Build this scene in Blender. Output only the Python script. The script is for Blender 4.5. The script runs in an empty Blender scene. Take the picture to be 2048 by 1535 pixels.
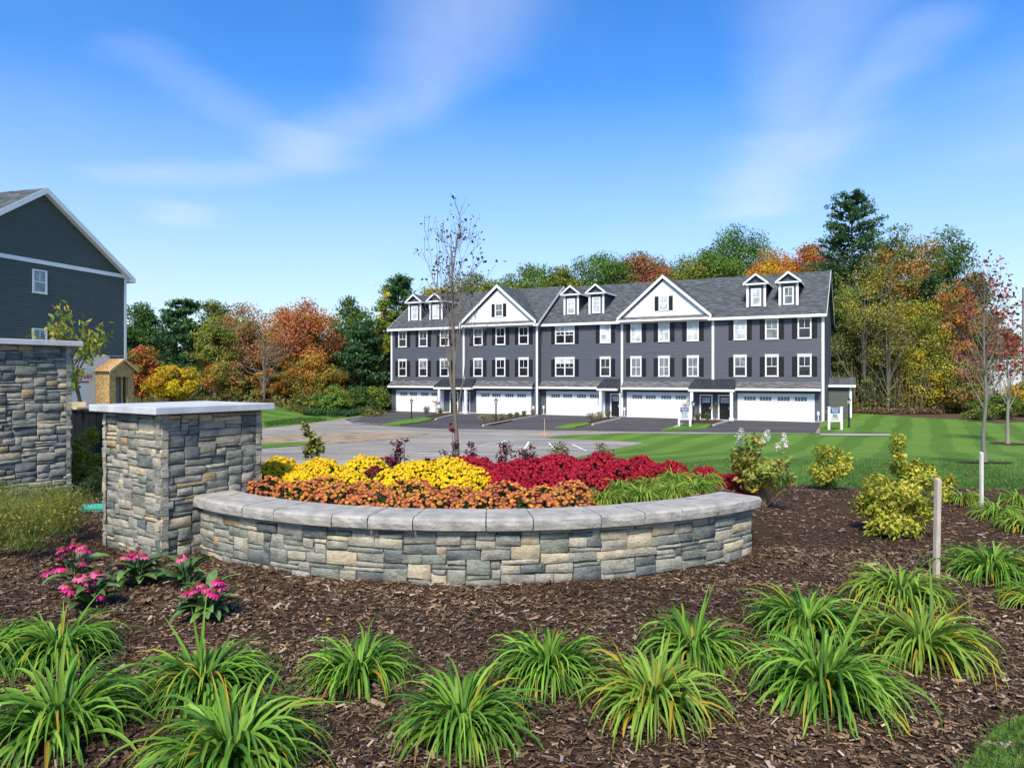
import bpy, bmesh, math, random
import numpy as np
from mathutils import Vector, Matrix
R = math.radians
C = bpy.context.scene.collection
SC = bpy.context.scene
random.seed(5)

# ------------------------------------------------------------------ camera, sky, sun, exposure
CAM_Z = 1.8
cd = bpy.data.cameras.new('camera'); cam = bpy.data.objects.new('camera', cd); C.objects.link(cam)
cam.location = (0, 0, CAM_Z); cam.rotation_euler = (R(90), 0, 0)
cd.sensor_width = 36; cd.lens = 36 * 1400 / 2048; cd.shift_y = -15.5 / 2048
cd.clip_start = .05; cd.clip_end = 3000
SC.camera = cam

SUN_DIR = Vector((-.15, -.68, .76)).normalized()          # towards the sun
world = bpy.data.worlds.new('World'); SC.world = world; world.use_nodes = True
SKY_STRENGTH = .125
def build_sky():
    nt = world.node_tree; N = nt.nodes; L = nt.links
    N.clear()
    out = N.new('ShaderNodeOutputWorld'); bg = N.new('ShaderNodeBackground')
    L.new(bg.outputs[0], out.inputs[0]); bg.inputs['Strength'].default_value = SKY_STRENGTH
    sky = N.new('ShaderNodeTexSky'); sky.sky_type = 'NISHITA'; sky.sun_disc = False
    sky.sun_elevation = math.asin(SUN_DIR.z)
    sky.sun_rotation = math.atan2(SUN_DIR.x, SUN_DIR.y) % (2 * math.pi)
    sky.altitude = 60; sky.air_density = 1.0; sky.dust_density = .1; sky.ozone_density = 4
    hs = N.new('ShaderNodeHueSaturation'); hs.inputs['Saturation'].default_value = 1.3
    hs.inputs['Hue'].default_value = .507
    L.new(sky.outputs[0], hs.inputs['Color'])
    tc = N.new('ShaderNodeTexCoord')
    sep = N.new('ShaderNodeSeparateXYZ'); L.new(tc.outputs['Generated'], sep.inputs[0])
    def math_(op, a, b=None, clamp=False):
        n = N.new('ShaderNodeMath'); n.operation = op; n.use_clamp = clamp
        for i, v in enumerate((a, b)):
            if v is None: continue
            if isinstance(v, (int, float)): n.inputs[i].default_value = v
            else: L.new(v, n.inputs[i])
        return n.outputs[0]
    def vmath(op, a, b=None, s=None):
        n = N.new('ShaderNodeVectorMath'); n.operation = op
        for i, v in enumerate((a, b)):
            if v is None: continue
            if isinstance(v, tuple): n.inputs[i].default_value = v
            else: L.new(v, n.inputs[i])
        if s is not None: L.new(s, n.inputs['Scale'])
        return n
    zc = math_('MAXIMUM', sep.outputs['Z'], .03)
    comb = N.new('ShaderNodeCombineXYZ')                    # position on a flat cloud layer above the ground
    L.new(math_('DIVIDE', sep.outputs['X'], zc), comb.inputs[0]); L.new(math_('DIVIDE', sep.outputs['Y'], zc), comb.inputs[1])
    P = comb.outputs[0]
    hzm = N.new('ShaderNodeMix'); hzm.data_type = 'RGBA'           # pale haze low over the horizon, all the way round
    L.new(math_('SUBTRACT', .86, math_('MULTIPLY', sep.outputs['Z'], 2.3), True), hzm.inputs['Factor'])
    L.new(hs.outputs[0], hzm.inputs[6]); hzm.inputs[7].default_value = (2.6, 2.95, 3.45, 1)
    nz = N.new('ShaderNodeTexNoise'); nz.inputs['Scale'].default_value = .9; nz.inputs['Detail'].default_value = 5
    L.new(P, nz.inputs['Vector'])
    off = vmath('SUBTRACT', nz.outputs['Color'], (.5, .5, .5))
    sc_ = vmath('MULTIPLY', off.outputs[0], (.45, .75, 0))
    Pw = vmath('ADD', P, sc_.outputs[0]).outputs[0]
    total = None
    streaks = [((.02, 1.35), (-.16, 2.05), .34, .55), ((-.16, 2.05), (-.72, 2.9), .28, .5), ((-.80, 3.0), (-.95, 3.35), .34, .8),
               ((-.9, 3.35), (-1.9, 3.6), .30, .42), ((-.95, 2.9), (-1.15, 2.2), .2, .25), ((-1.95, 4.3), (-2.1, 4.5), .38, .55),
               ((1.5, 4.3), (1.22, 3.0), .42, .7), ((1.22, 3.0), (.80, 1.9), .30, .5), ((1.42, 3.3), (1.12, 2.0), .22, .42),
               ((.8, 1.9), (.6, 1.2), .3, .3), ((2.3, 3.0), (1.6, 1.5), .5, .22)]
    for (a, b, w, k) in streaks:
        ab = Vector((b[0] - a[0], b[1] - a[1], 0)); l2 = ab.length_squared
        pa = vmath('SUBTRACT', Pw, (a[0], a[1], 0)).outputs[0]
        t = math_('DIVIDE', vmath('DOT_PRODUCT', pa, tuple(ab)).outputs['Value'], l2, True)
        pr = vmath('SCALE', tuple(ab), None, t).outputs[0]
        dist = vmath('LENGTH', vmath('SUBTRACT', pa, pr).outputs[0]).outputs['Value']
        q = math_('SUBTRACT', 1, math_('DIVIDE', dist, w * 1.05), True)
        q = math_('MULTIPLY', math_('MULTIPLY', math_('MULTIPLY', q, q), math_('SUBTRACT', 3, math_('MULTIPLY', q, 2))), k * .48)
        total = q if total is None else math_('MAXIMUM', total, q)
    n2 = N.new('ShaderNodeTexNoise'); n2.inputs['Scale'].default_value = 1.3; n2.inputs['Detail'].default_value = 7
    n2.inputs['Roughness'].default_value = .62; n2.inputs['Distortion'].default_value = .8
    st = vmath('MULTIPLY', P, (1.1, .5, 1)); L.new(st.outputs[0], n2.inputs['Vector'])
    veil = math_('MULTIPLY', math_('SUBTRACT', n2.outputs['Fac'], .47, True), .13)
    tex = math_('ADD', math_('MULTIPLY', n2.outputs['Fac'], 1.1), .42)
    cl = math_('ADD', math_('MULTIPLY', total, tex), veil, True)
    up = math_('MULTIPLY', math_('SUBTRACT', sep.outputs['Z'], .04), 9, True)
    cl = math_('MULTIPLY', cl, up)
    mix = N.new('ShaderNodeMix'); mix.data_type = 'RGBA'
    L.new(cl, mix.inputs['Factor']); L.new(hzm.outputs[2], mix.inputs[6])
    mix.inputs[7].default_value = (3.7, 3.95, 4.6, 1)
    L.new(mix.outputs[2], bg.inputs['Color'])
build_sky()
sl = bpy.data.lights.new('sun', 'SUN'); sl.energy = 3.0; sl.angle = R(14); sl.color = (1, .93, .80)
so = bpy.data.objects.new('sun', sl); C.objects.link(so); so.location = (-20, -20, 30)
so.rotation_euler = SUN_DIR.to_track_quat('Z', 'Y').to_euler()
SC.view_settings.view_transform = 'Standard'; SC.view_settings.look = 'None'
SC.view_settings.exposure = 1.0; SC.view_settings.gamma = 1; SC.view_settings.use_curve_mapping = False
SC.cycles.max_bounces = 6; SC.cycles.transparent_max_bounces = 8

# ------------------------------------------------------------------ small helpers
G = -2.07                                                   # level of the building plots
def sstep(a, b, x):
    t = np.clip((np.asarray(x, float) - a) / (b - a), 0, 1); return t * t * (3 - 2 * t)
WCX, WCY = -.335, 10.06                                     # centre of the curved garden wall
def H(x, y):
    x = np.asarray(x, float); y = np.asarray(y, float)
    t = np.clip((y - 10.5) / (16 + 10 * sstep(-2, 5, x)), 0, 1)
    s = np.where(t < .06, t * t / .12, np.where(t > .94, 1 - .06 - (1 - t) ** 2 / .12 + 0 * t + .0, t - .03))
    s = np.where(t > .94, .91 + (.03 - (1 - t) ** 2 / .12), s) / .94
    z = G * np.clip(s, 0, 1)
    dx = x - WCX; dy = WCY - y
    r = np.hypot(dx, dy); th = np.degrees(np.arctan2(dx, dy))
    k = np.clip((th - 43) / 45, 0, 1)
    kl = np.clip((-th - 50) / 30, 0, 1)
    inner = 3.78 - 1.6 * k - .7 * kl; outer = 4.0 + .35 * k - .1 * kl
    m = 1 - np.clip((r - inner) / (outer - inner), 0, 1)
    m = m * m * (3 - 2 * m)
    m = m * (1 - sstep(9.0, 11.6, y))
    z = z + .42 * m
    z = z + 1.17 * (1 - sstep(-25, -20, x)) * sstep(30, 38, y)
    return z
def hz(x, y): return float(H(x, y))
def PX(px, py, z=G):                                        # where a sight line meets the level z
    Y = 1400 * (CAM_Z - z) / (py - 752); return ((px - 1024) / 1400 * Y, Y)
def AT(px, Y): return (px - 1024) / 1400 * Y

def link(o, parent=None):
    C.objects.link(o)
    if parent is not None: o.parent = parent
    return o
def mobj(name, me, mat=None, parent=None, loc=None, rot=None, scale=None):
    if mat is not None and not me.materials:
        for m in (mat if isinstance(mat, (list, tuple)) else [mat]): me.materials.append(m)
    o = bpy.data.objects.new(name, me); link(o, parent)
    if loc is not None: o.location = loc
    if rot is not None: o.rotation_euler = rot
    if scale is not None: o.scale = scale
    return o
def tag(o, label=None, cat=None, group=None, kind=None):
    if label: o['label'] = label
    if cat: o['category'] = cat
    if group: o['group'] = group
    if kind: o['kind'] = kind
    return o
def thing(name, label, cat, loc=(0, 0, 0), rz=0, group=None):
    o = bpy.data.objects.new(name, None); C.objects.link(o); o.empty_display_size = .1
    o.location = loc; o.rotation_euler = (0, 0, rz)
    return tag(o, label, cat, group)
def copy_tree(o, parent=None):
    c = o.copy(); C.objects.link(c)
    if parent is not None: c.parent = parent
    for ch in list(o.children): copy_tree(ch, c)
    return c

def npmesh(name, V, F, col=None, smooth=False):
    V = np.ascontiguousarray(V, dtype=np.float32); F = np.ascontiguousarray(F, dtype=np.int32)
    me = bpy.data.meshes.new(name); k = F.shape[1]
    me.vertices.add(len(V)); me.vertices.foreach_set('co', V.ravel())
    me.loops.add(F.size); me.loops.foreach_set('vertex_index', F.ravel())
    me.polygons.add(len(F)); me.polygons.foreach_set('loop_start', np.arange(0, F.size, k, dtype=np.int32))
    if smooth: me.polygons.foreach_set('use_smooth', np.ones(len(F), dtype=bool))
    me.update(calc_edges=True)
    if col is not None:
        c = np.ones((len(V), 4), np.float32); c[:, :3] = col
        a = me.attributes.new('col', 'FLOAT_COLOR', 'POINT'); a.data.foreach_set('color', c.ravel())
    return me
def cat(parts):                                             # join (V, F, C) triples
    Vs, Fs, Cs, o = [], [], [], 0
    for V, F, c in parts:
        Vs.append(V); Fs.append(F + o); Cs.append(c); o += len(V)
    return np.concatenate(Vs), np.concatenate(Fs), np.concatenate(Cs)
def unit(v): return v / np.maximum(np.linalg.norm(v, axis=-1, keepdims=True), 1e-9)
def leaves(rng, P, size, col, aspect=.6, normal=None, nw=.6, axis=None, aw=.5, fold=.12):
    n = len(P); size = np.broadcast_to(np.asarray(size, float), (n,))[:, None]
    nn = unit(rng.normal(size=(n, 3)))
    if normal is not None: nn = unit(nn * (1 - nw) + normal * nw)
    a = rng.normal(size=(n, 3))
    if axis is not None: a = unit(a) * (1 - aw) + axis * aw
    a = unit(a - nn * np.sum(a * nn, 1, keepdims=True)); b = np.cross(nn, a)
    V = np.empty((n, 4, 3))
    V[:, 0] = P - a * size * .5; V[:, 2] = P + a * size * .5
    V[:, 1] = P + b * size * aspect * .5 + nn * size * fold - a * size * .08
    V[:, 3] = P - b * size * aspect * .5 + nn * size * fold - a * size * .08
    F = np.arange(4 * n).reshape(n, 4)
    return V.reshape(-1, 3), F, np.repeat(col, 4, axis=0)
def tube(pts, rad, n=6, col=(.1, .08, .06)):
    pts = np.asarray(pts, float); k = len(pts); rad = np.broadcast_to(np.asarray(rad, float), (k,))
    d = unit(np.gradient(pts, axis=0)); ref = np.array([0., 0, 1]) if abs(d[0][2]) < .9 else np.array([1., 0, 0])
    u = unit(np.cross(d, ref)); v = np.cross(d, u)
    a = np.arange(n) * 2 * math.pi / n
    V = pts[:, None] + rad[:, None, None] * (np.cos(a)[None, :, None] * u[:, None] + np.sin(a)[None, :, None] * v[:, None])
    i = np.arange(k - 1)[:, None] * n; j = np.arange(n)[None]
    F = np.stack([i + j, i + (j + 1) % n, i + n + (j + 1) % n, i + n + j], -1).reshape(-1, 4)
    return V.reshape(-1, 3), F, np.tile(np.asarray(col, float), (k * n, 1))
def pick(rng, pal, n, jit=.18):
    pal = np.asarray(pal, float); c = pal[rng.integers(0, len(pal), n)]
    return np.clip(c * (1 + rng.normal(size=(n, 1)) * jit) * (1 + rng.normal(size=(n, 3)) * jit * .35), .004, .85)

class MB:                                                   # collects boxes, prisms, polygons
    def __init__(s): s.v, s.f = [], []
    def poly(s, *p):
        o = len(s.v); s.v += [tuple(q) for q in p]; s.f.append(tuple(range(o, o + len(p)))); return s
    def box(s, x0, x1, y0, y1, z0, z1):
        o = len(s.v)
        s.v += [(x0, y0, z0), (x1, y0, z0), (x1, y1, z0), (x0, y1, z0), (x0, y0, z1), (x1, y0, z1), (x1, y1, z1), (x0, y1, z1)]
        for q in ((0, 3, 2, 1), (4, 5, 6, 7), (0, 1, 5, 4), (1, 2, 6, 5), (2, 3, 7, 6), (3, 0, 4, 7)): s.f.append(tuple(o + i for i in q))
        return s
    def hexa(s, b, t):                                      # 4 bottom + 4 top corners
        o = len(s.v); s.v += [tuple(p) for p in b] + [tuple(p) for p in t]
        for q in ((0, 3, 2, 1), (4, 5, 6, 7), (0, 1, 5, 4), (1, 2, 6, 5), (2, 3, 7, 6), (3, 0, 4, 7)): s.f.append(tuple(o + i for i in q))
        return s
    def prism(s, pl, ext):                                  # polygon pl swept by vector ext
        o = len(s.v); n = len(pl); s.v += [tuple(p) for p in pl] + [tuple(Vector(p) + Vector(ext)) for p in pl]
        s.f.append(tuple(range(o + n - 1, o - 1, -1))); s.f.append(tuple(range(o + n, o + 2 * n)))
        for i in range(n): s.f.append((o + i, o + (i + 1) % n, o + n + (i + 1) % n, o + n + i))
        return s
    def mesh(s, name, bevel=0, seg=2):
        me = bpy.data.meshes.new(name); me.from_pydata(s.v, [], s.f)
        bm = bmesh.new(); bm.from_mesh(me)
        bmesh.ops.recalc_face_normals(bm, faces=bm.faces)
        if bevel: bmesh.ops.bevel(bm, geom=list(bm.edges), offset=bevel, segments=seg, affect='EDGES', profile=.6)
        bm.to_mesh(me); bm.free(); return me
    def build(s, name, mat, parent=None, loc=None, rot=None, bevel=0):
        return mobj(name, s.mesh(name, bevel), mat, parent, loc, rot)
def lathe(prof, n=10):
    m = MB(); k = len(prof)
    for r, z in prof:
        for i in range(n): a = 2 * math.pi * i / n; m.v.append((r * math.cos(a), r * math.sin(a), z))
    for j in range(k - 1):
        for i in range(n): m.f.append((j * n + i, j * n + (i + 1) % n, (j + 1) * n + (i + 1) % n, (j + 1) * n + i))
    m.f.append(tuple(range(n - 1, -1, -1))); m.f.append(tuple((k - 1) * n + i for i in range(n)))
    return m
def text_mesh(body, size, shear=0, depth=.004, bold=0):
    cu = bpy.data.curves.new('lettering', 'FONT'); cu.body = body; cu.size = size; cu.shear = shear
    cu.extrude = depth; cu.align_x = 'CENTER'; cu.align_y = 'CENTER'; cu.offset = bold; cu.resolution_u = 3
    o = bpy.data.objects.new('tmp', cu); C.objects.link(o)
    dg = bpy.context.evaluated_depsgraph_get()
    me = bpy.data.meshes.new_from_object(o.evaluated_get(dg)); bpy.data.objects.remove(o); me.name = 'lettering'
    return me

# ------------------------------------------------------------------ materials
def nodes(name):
    m = bpy.data.materials.new(name); m.use_nodes = True; nt = m.node_tree
    return m, nt, nt.nodes['Principled BSDF']
def M(name, col, rough=.7, var=.12, scale=3, bump=0, bscale=None, spec=.3, metal=0, coord='Object', detail=5, stretch=None, bdist=.02):
    m, nt, b = nodes(name); N, L = nt.nodes, nt.links
    b.inputs['Roughness'].default_value = rough; b.inputs['Metallic'].default_value = metal
    b.inputs['Specular IOR Level'].default_value = spec
    tc = N.new('ShaderNodeTexCoord'); vec = tc.outputs[coord]
    if coord == 'World': pass
    if stretch:
        mp = N.new('ShaderNodeMapping'); mp.inputs['Scale'].default_value = stretch; L.new(vec, mp.inputs[0]); vec = mp.outputs[0]
    nz = N.new('ShaderNodeTexNoise'); nz.inputs['Scale'].default_value = scale; nz.inputs['Detail'].default_value = detail
    L.new(vec, nz.inputs['Vector'])
    rp = N.new('ShaderNodeValToRGB'); rp.color_ramp.elements[0].position = .3; rp.color_ramp.elements[1].position = .7
    rp.color_ramp.elements[0].color = tuple(c * (1 - var) for c in col) + (1,)
    rp.color_ramp.elements[1].color = tuple(min(1, c * (1 + var)) for c in col) + (1,)
    L.new(nz.outputs['Fac'], rp.inputs[0]); L.new(rp.outputs[0], b.inputs['Base Color'])
    if bump:
        n2 = N.new('ShaderNodeTexNoise'); n2.inputs['Scale'].default_value = bscale or scale * 6; n2.inputs['Detail'].default_value = 6
        L.new(vec, n2.inputs['Vector'])
        bp = N.new('ShaderNodeBump'); bp.inputs['Strength'].default_value = bump; bp.inputs['Distance'].default_value = bdist
        L.new(n2.outputs['Fac'], bp.inputs['Height']); L.new(bp.outputs[0], b.inputs['Normal'])
    return m
def M_leaf(name, trans=.35, rough=.5, spec=.35, gain=1.0):
    m, nt, b = nodes(name); N, L = nt.nodes, nt.links
    at = N.new('ShaderNodeAttribute'); at.attribute_name = 'col'
    b.inputs['Roughness'].default_value = rough; b.inputs['Specular IOR Level'].default_value = spec
    L.new(at.outputs['Color'], b.inputs['Base Color'])
    if trans:
        tr = N.new('ShaderNodeBsdfTranslucent'); L.new(at.outputs['Color'], tr.inputs['Color'])
        mx = N.new('ShaderNodeMixShader'); mx.inputs[0].default_value = trans
        L.new(b.outputs[0], mx.inputs[1]); L.new(tr.outputs[0], mx.inputs[2])
        L.new(mx.outputs[0], nt.nodes['Material Output'].inputs['Surface'])
    return m
def M_stone(name, c1, c2, sc=7):
    m, nt, b = nodes(name); N, L = nt.nodes, nt.links
    tc = N.new('ShaderNodeTexCoord'); gp = N.new('ShaderNodeNewGeometry'); vec = gp.outputs['Position']
    mp = N.new('ShaderNodeMapping'); mp.inputs['Scale'].default_value = (1, 1, 2.2); L.new(vec, mp.inputs[0])
    nz = N.new('ShaderNodeTexNoise'); nz.inputs['Scale'].default_value = sc; nz.inputs['Detail'].default_value = 8; nz.inputs['Roughness'].default_value = .65
    L.new(mp.outputs[0], nz.inputs['Vector'])
    rp = N.new('ShaderNodeValToRGB'); e = rp.color_ramp.elements
    e[0].position = .36; e[1].position = .64; e[0].color = c1 + (1,); e[1].color = c2 + (1,)
    L.new(nz.outputs['Fac'], rp.inputs[0])
    n3 = N.new('ShaderNodeTexNoise'); n3.inputs['Scale'].default_value = 34; n3.inputs['Detail'].default_value = 6; n3.inputs['Roughness'].default_value = .8; L.new(mp.outputs[0], n3.inputs['Vector'])
    r3 = N.new('ShaderNodeValToRGB'); r3.color_ramp.elements[0].position = .33; r3.color_ramp.elements[1].position = .6; r3.color_ramp.elements[0].color = (.58, .56, .52, 1); r3.color_ramp.elements[1].color = (1.12, 1.11, 1.08, 1)
    L.new(n3.outputs['Fac'], r3.inputs[0]); mx = N.new('ShaderNodeMix'); mx.data_type = 'RGBA'; mx.blend_type = 'MULTIPLY'; mx.inputs['Factor'].default_value = 1
    L.new(rp.outputs[0], mx.inputs[6]); L.new(r3.outputs[0], mx.inputs[7]); L.new(mx.outputs[2], b.inputs['Base Color'])
    b.inputs['Roughness'].default_value = .85; b.inputs['Specular IOR Level'].default_value = .25
    n2 = N.new('ShaderNodeTexNoise'); n2.inputs['Scale'].default_value = 26; n2.inputs['Detail'].default_value = 10; n2.inputs['Roughness'].default_value = .75
    L.new(mp.outputs[0], n2.inputs['Vector'])
    bp = N.new('ShaderNodeBump'); bp.inputs['Strength'].default_value = 1; bp.inputs['Distance'].default_value = .022
    L.new(n2.outputs['Fac'], bp.inputs['Height']); L.new(bp.outputs[0], b.inputs['Normal'])
    return m
STONES = [M_stone('stone_slate', (.10, .118, .112), (.235, .26, .24)), M_stone('stone_grey_green', (.18, .195, .16), (.36, .375, .31)),
          M_stone('stone_mid_grey', (.26, .25, .21), (.47, .45, .375)), M_stone('stone_warm_grey', (.36, .33, .255), (.57, .52, .41)),
          M_stone('stone_cream', (.44, .37, .245), (.66, .575, .41)), M_stone('stone_tan', (.30, .225, .12), (.50, .385, .225))]
M_mortar = M('mortar', (.12, .115, .10), .9, .3, 14, .5)
M_bluestone = M('bluestone_cap', (.50, .51, .51), .75, .16, 3.5, .35, 60, bdist=.006)
M_capblock = M('cast_cap_block', (.35, .325, .28), .9, .24, 9, .8, 45, bdist=.012)
M_white = M('white_trim', (.78, .78, .77), .5, .03, 2)
M_whitep = M('white_door_paint', (.80, .80, .78), .5, .02, 1)
M_board = M('white_board_siding', (.77, .77, .75), .55, .03, 2)
M_siding = M('slate_clapboard', (.086, .095, .110), .55, .12, 1.2, stretch=(.5, 1, 6))
M_siding2 = M('charcoal_clapboard', (.082, .096, .084), .55, .1, 1.2, stretch=(.5, 1, 6))
M_shutter = M('black_shutter', (.012, .012, .013), .5, .2, 5)
M_black = M('black_metal', (.012, .012, .014), .4, .1, 5, spec=.5)
M_doorblk = M('black_door', (.014, .014, .015), .35, .1, 3)
M_metalroof = M('dark_standing_seam', (.028, .033, .037), .38, .15, 2, spec=.5)
M_conc = M('concrete', (.42, .40, .36), .85, .15, 2, .3, 30)
M_wood = M('weathered_stake', (.50, .42, .33), .8, .2, 6, .4, 40, stretch=(8, 8, 1))
M_lumber = M('fresh_lumber', (.60, .45, .26), .75, .15, 4, .2, 30, stretch=(8, 8, 1))
M_wrap = M('white_house_wrap', (.62, .62, .61), .7, .06, 1.5, .3, 4)
M_bark = M('bark', (.17, .145, .12), .9, .3, 9, .6, 40, stretch=(3, 3, 1))
M_barkl = M('pale_bark', (.27, .235, .185), .85, .3, 9, .5, 40, stretch=(3, 3, 1))
M_panel = M('black_painted_board', (.010, .012, .012), .75, .2, 5, spec=.12)
M_blue = M('sign_blue', (.012, .075, .20), .5, .05, 2)
M_red = M('red_print', (.35, .02, .06), .6, .05, 2)
M_ink = M('black_print', (.02, .02, .025), .6, .05, 2)
M_orange = M('orange_plastic', (.75, .22, .10), .5, .1, 4)
M_green_pl = M('green_plastic', (.03, .30, .22), .35, .1, 4, spec=.5)
M_meter = M('grey_utility_box', (.55, .55, .53), .5, .05, 3)
M_lampglass = M('lamp_glass', (.55, .55, .5), .15, .1, 3, spec=.6)
M_leafm = M_leaf('foliage', .38, .55, .3)
M_far = M_leaf('tree_foliage', .34, .65, .2)
M_petal = M_leaf('petals', .25, .6, .2)
M_chip = M_leaf('bark_chips', 0, .8, .25)
M_stem = M_leaf('stems', 0, .7, .3)

def glass(name, col, rough=.06):
    m, nt, b = nodes(name); N, L = nt.nodes, nt.links
    b.inputs['Roughness'].default_value = rough; b.inputs['Specular IOR Level'].default_value = .7
    tc = N.new('ShaderNodeTexCoord'); nz = N.new('ShaderNodeTexNoise'); nz.inputs['Scale'].default_value = 1.7; nz.inputs['Detail'].default_value = 3
    gp = N.new('ShaderNodeNewGeometry'); L.new(gp.outputs['Position'], nz.inputs['Vector'])
    rp = N.new('ShaderNodeValToRGB'); e = rp.color_ramp.elements; e[0].position = .35; e[1].position = .65
    e[0].color = tuple(c * .6 for c in col) + (1,); e[1].color = tuple(min(1, c * 1.4) for c in col) + (1,)
    L.new(nz.outputs['Fac'], rp.inputs[0]); L.new(rp.outputs[0], b.inputs['Base Color'])
    n2 = N.new('ShaderNodeTexNoise'); n2.inputs['Scale'].default_value = .8; L.new(gp.outputs['Position'], n2.inputs['Vector'])
    bp = N.new('ShaderNodeBump'); bp.inputs['Strength'].default_value = .06; bp.inputs['Distance'].default_value = .3
    L.new(n2.outputs['Fac'], bp.inputs['Height']); L.new(bp.outputs[0], b.inputs['Normal'])
    return m
M_glass = glass('window_glass', (.016, .017, .018)); M_blind = glass('glass_over_white_blind', (.50, .52, .52), .12)
M_louver = glass('glass_over_shutter_blind', (.16, .17, .17), .1)

def M_shingle(name, col):
    m, nt, b = nodes(name); N, L = nt.nodes, nt.links
    tc = N.new('ShaderNodeTexCoord'); sp = N.new('ShaderNodeSeparateXYZ'); L.new(tc.outputs['Object'], sp.inputs[0])
    ad = N.new('ShaderNodeMath'); ad.operation = 'ADD'; L.new(sp.outputs[0], ad.inputs[0]); L.new(sp.outputs[1], ad.inputs[1])
    cb = N.new('ShaderNodeCombineXYZ'); L.new(ad.outputs[0], cb.inputs[0]); L.new(sp.outputs[2], cb.inputs[1])
    br = N.new('ShaderNodeTexBrick'); br.inputs['Scale'].default_value = 1; br.inputs['Brick Width'].default_value = .42
    br.inputs['Row Height'].default_value = .085; br.inputs['Mortar Size'].default_value = .012; br.inputs['Bias'].default_value = 0
    br.inputs['Color1'].default_value = tuple(c * .62 for c in col) + (1,); br.inputs['Color2'].default_value = tuple(c * 1.45 for c in col) + (1,)
    br.inputs['Mortar'].default_value = tuple(c * .4 for c in col) + (1,); L.new(cb.outputs[0], br.inputs['Vector'])
    nz = N.new('ShaderNodeTexNoise'); nz.inputs['Scale'].default_value = 2.2; nz.inputs['Detail'].default_value = 6
    mp = N.new('ShaderNodeMapping'); mp.inputs['Scale'].default_value = (.8, 4, 1); L.new(cb.outputs[0], mp.inputs[0]); L.new(mp.outputs[0], nz.inputs['Vector'])
    rp = N.new('ShaderNodeValToRGB'); e = rp.color_ramp.elements; e[0].position = .3; e[1].position = .7; e[0].color = (.72, .72, .72, 1); e[1].color = (1.22, 1.24, 1.24, 1)
    L.new(nz.outputs['Fac'], rp.inputs[0])
    mx = N.new('ShaderNodeMix'); mx.data_type = 'RGBA'; mx.blend_type = 'MULTIPLY'; mx.inputs['Factor'].default_value = 1
    L.new(br.outputs['Color'], mx.inputs[6]); L.new(rp.outputs[0], mx.inputs[7]); L.new(mx.outputs[2], b.inputs['Base Color'])
    b.inputs['Roughness'].default_value = .95; b.inputs['Specular IOR Level'].default_value = .15
    bp = N.new('ShaderNodeBump'); bp.inputs['Strength'].default_value = .5; bp.inputs['Distance'].default_value = .02
    L.new(br.outputs['Fac'], bp.inputs['Height']); bp.invert = True; L.new(bp.outputs[0], b.inputs['Normal'])
    return m
M_roof = M_shingle('grey_shingle', (.098, .108, .108)); M_skirt = M_shingle('pale_shingle', (.15, .148, .14))

def M_osb():
    m, nt, b = nodes('oriented_strand_board'); N, L = nt.nodes, nt.links
    tc = N.new('ShaderNodeTexCoord'); vo = N.new('ShaderNodeTexVoronoi'); vo.inputs['Scale'].default_value = 14
    nz = N.new('ShaderNodeTexNoise'); nz.inputs['Scale'].default_value = 9; L.new(tc.outputs['Object'], nz.inputs[0]); L.new(tc.outputs['Object'], vo.inputs[0])
    rp = N.new('ShaderNodeValToRGB'); e = rp.color_ramp.elements; e[0].color = (.26, .14, .045, 1); e[1].color = (.62, .40, .17, 1)
    sp = N.new('ShaderNodeSeparateColor'); L.new(vo.outputs['Color'], sp.inputs[0]); L.new(sp.outputs[0], rp.inputs[0]); L.new(rp.outputs[0], b.inputs['Base Color'])
    b.inputs['Roughness'].default_value = .8
    return m
M_osbm = M_osb()

def ground_mat(name, fn):
    m, nt, b = nodes(name); N, L = nt.nodes, nt.links
    gp = N.new('ShaderNodeNewGeometry'); b.inputs['Roughness'].default_value = .95; b.inputs['Specular IOR Level'].default_value = .15
    def noise(sc, det=6, rough=.6, vec=None, stretch=None):
        n = N.new('ShaderNodeTexNoise'); n.inputs['Scale'].default_value = sc; n.inputs['Detail'].default_value = det; n.inputs['Roughness'].default_value = rough
        v = vec or gp.outputs['Position']
        if stretch:
            mp = N.new('ShaderNodeMapping'); mp.inputs['Scale'].default_value = stretch; L.new(v, mp.inputs[0]); v = mp.outputs[0]
        L.new(v, n.inputs['Vector']); return n.outputs['Fac']
    def ramp(f, *st):
        r = N.new('ShaderNodeValToRGB'); e = r.color_ramp.elements
        while len(e) < len(st): e.new(.5)
        for q, (p, c) in zip(e, st): q.position = p; q.color = tuple(c) + (1,)
        L.new(f, r.inputs[0]); return r.outputs[0]
    def mix(a, c, f, mode='MIX'):
        x = N.new('ShaderNodeMix'); x.data_type = 'RGBA'; x.blend_type = mode
        if isinstance(f, (int, float)): x.inputs['Factor'].default_value = f
        else: L.new(f, x.inputs['Factor'])
        L.new(a, x.inputs[6]); L.new(c, x.inputs[7]); return x.outputs[2]
    def bump(f, s, d):
        bp = N.new('ShaderNodeBump'); bp.inputs['Strength'].default_value = s; bp.inputs['Distance'].default_value = d
        L.new(f, bp.inputs['Height']); L.new(bp.outputs[0], b.inputs['Normal'])
    fn(N, L, gp.outputs['Position'], noise, ramp, mix, bump, b)
    return m
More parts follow.
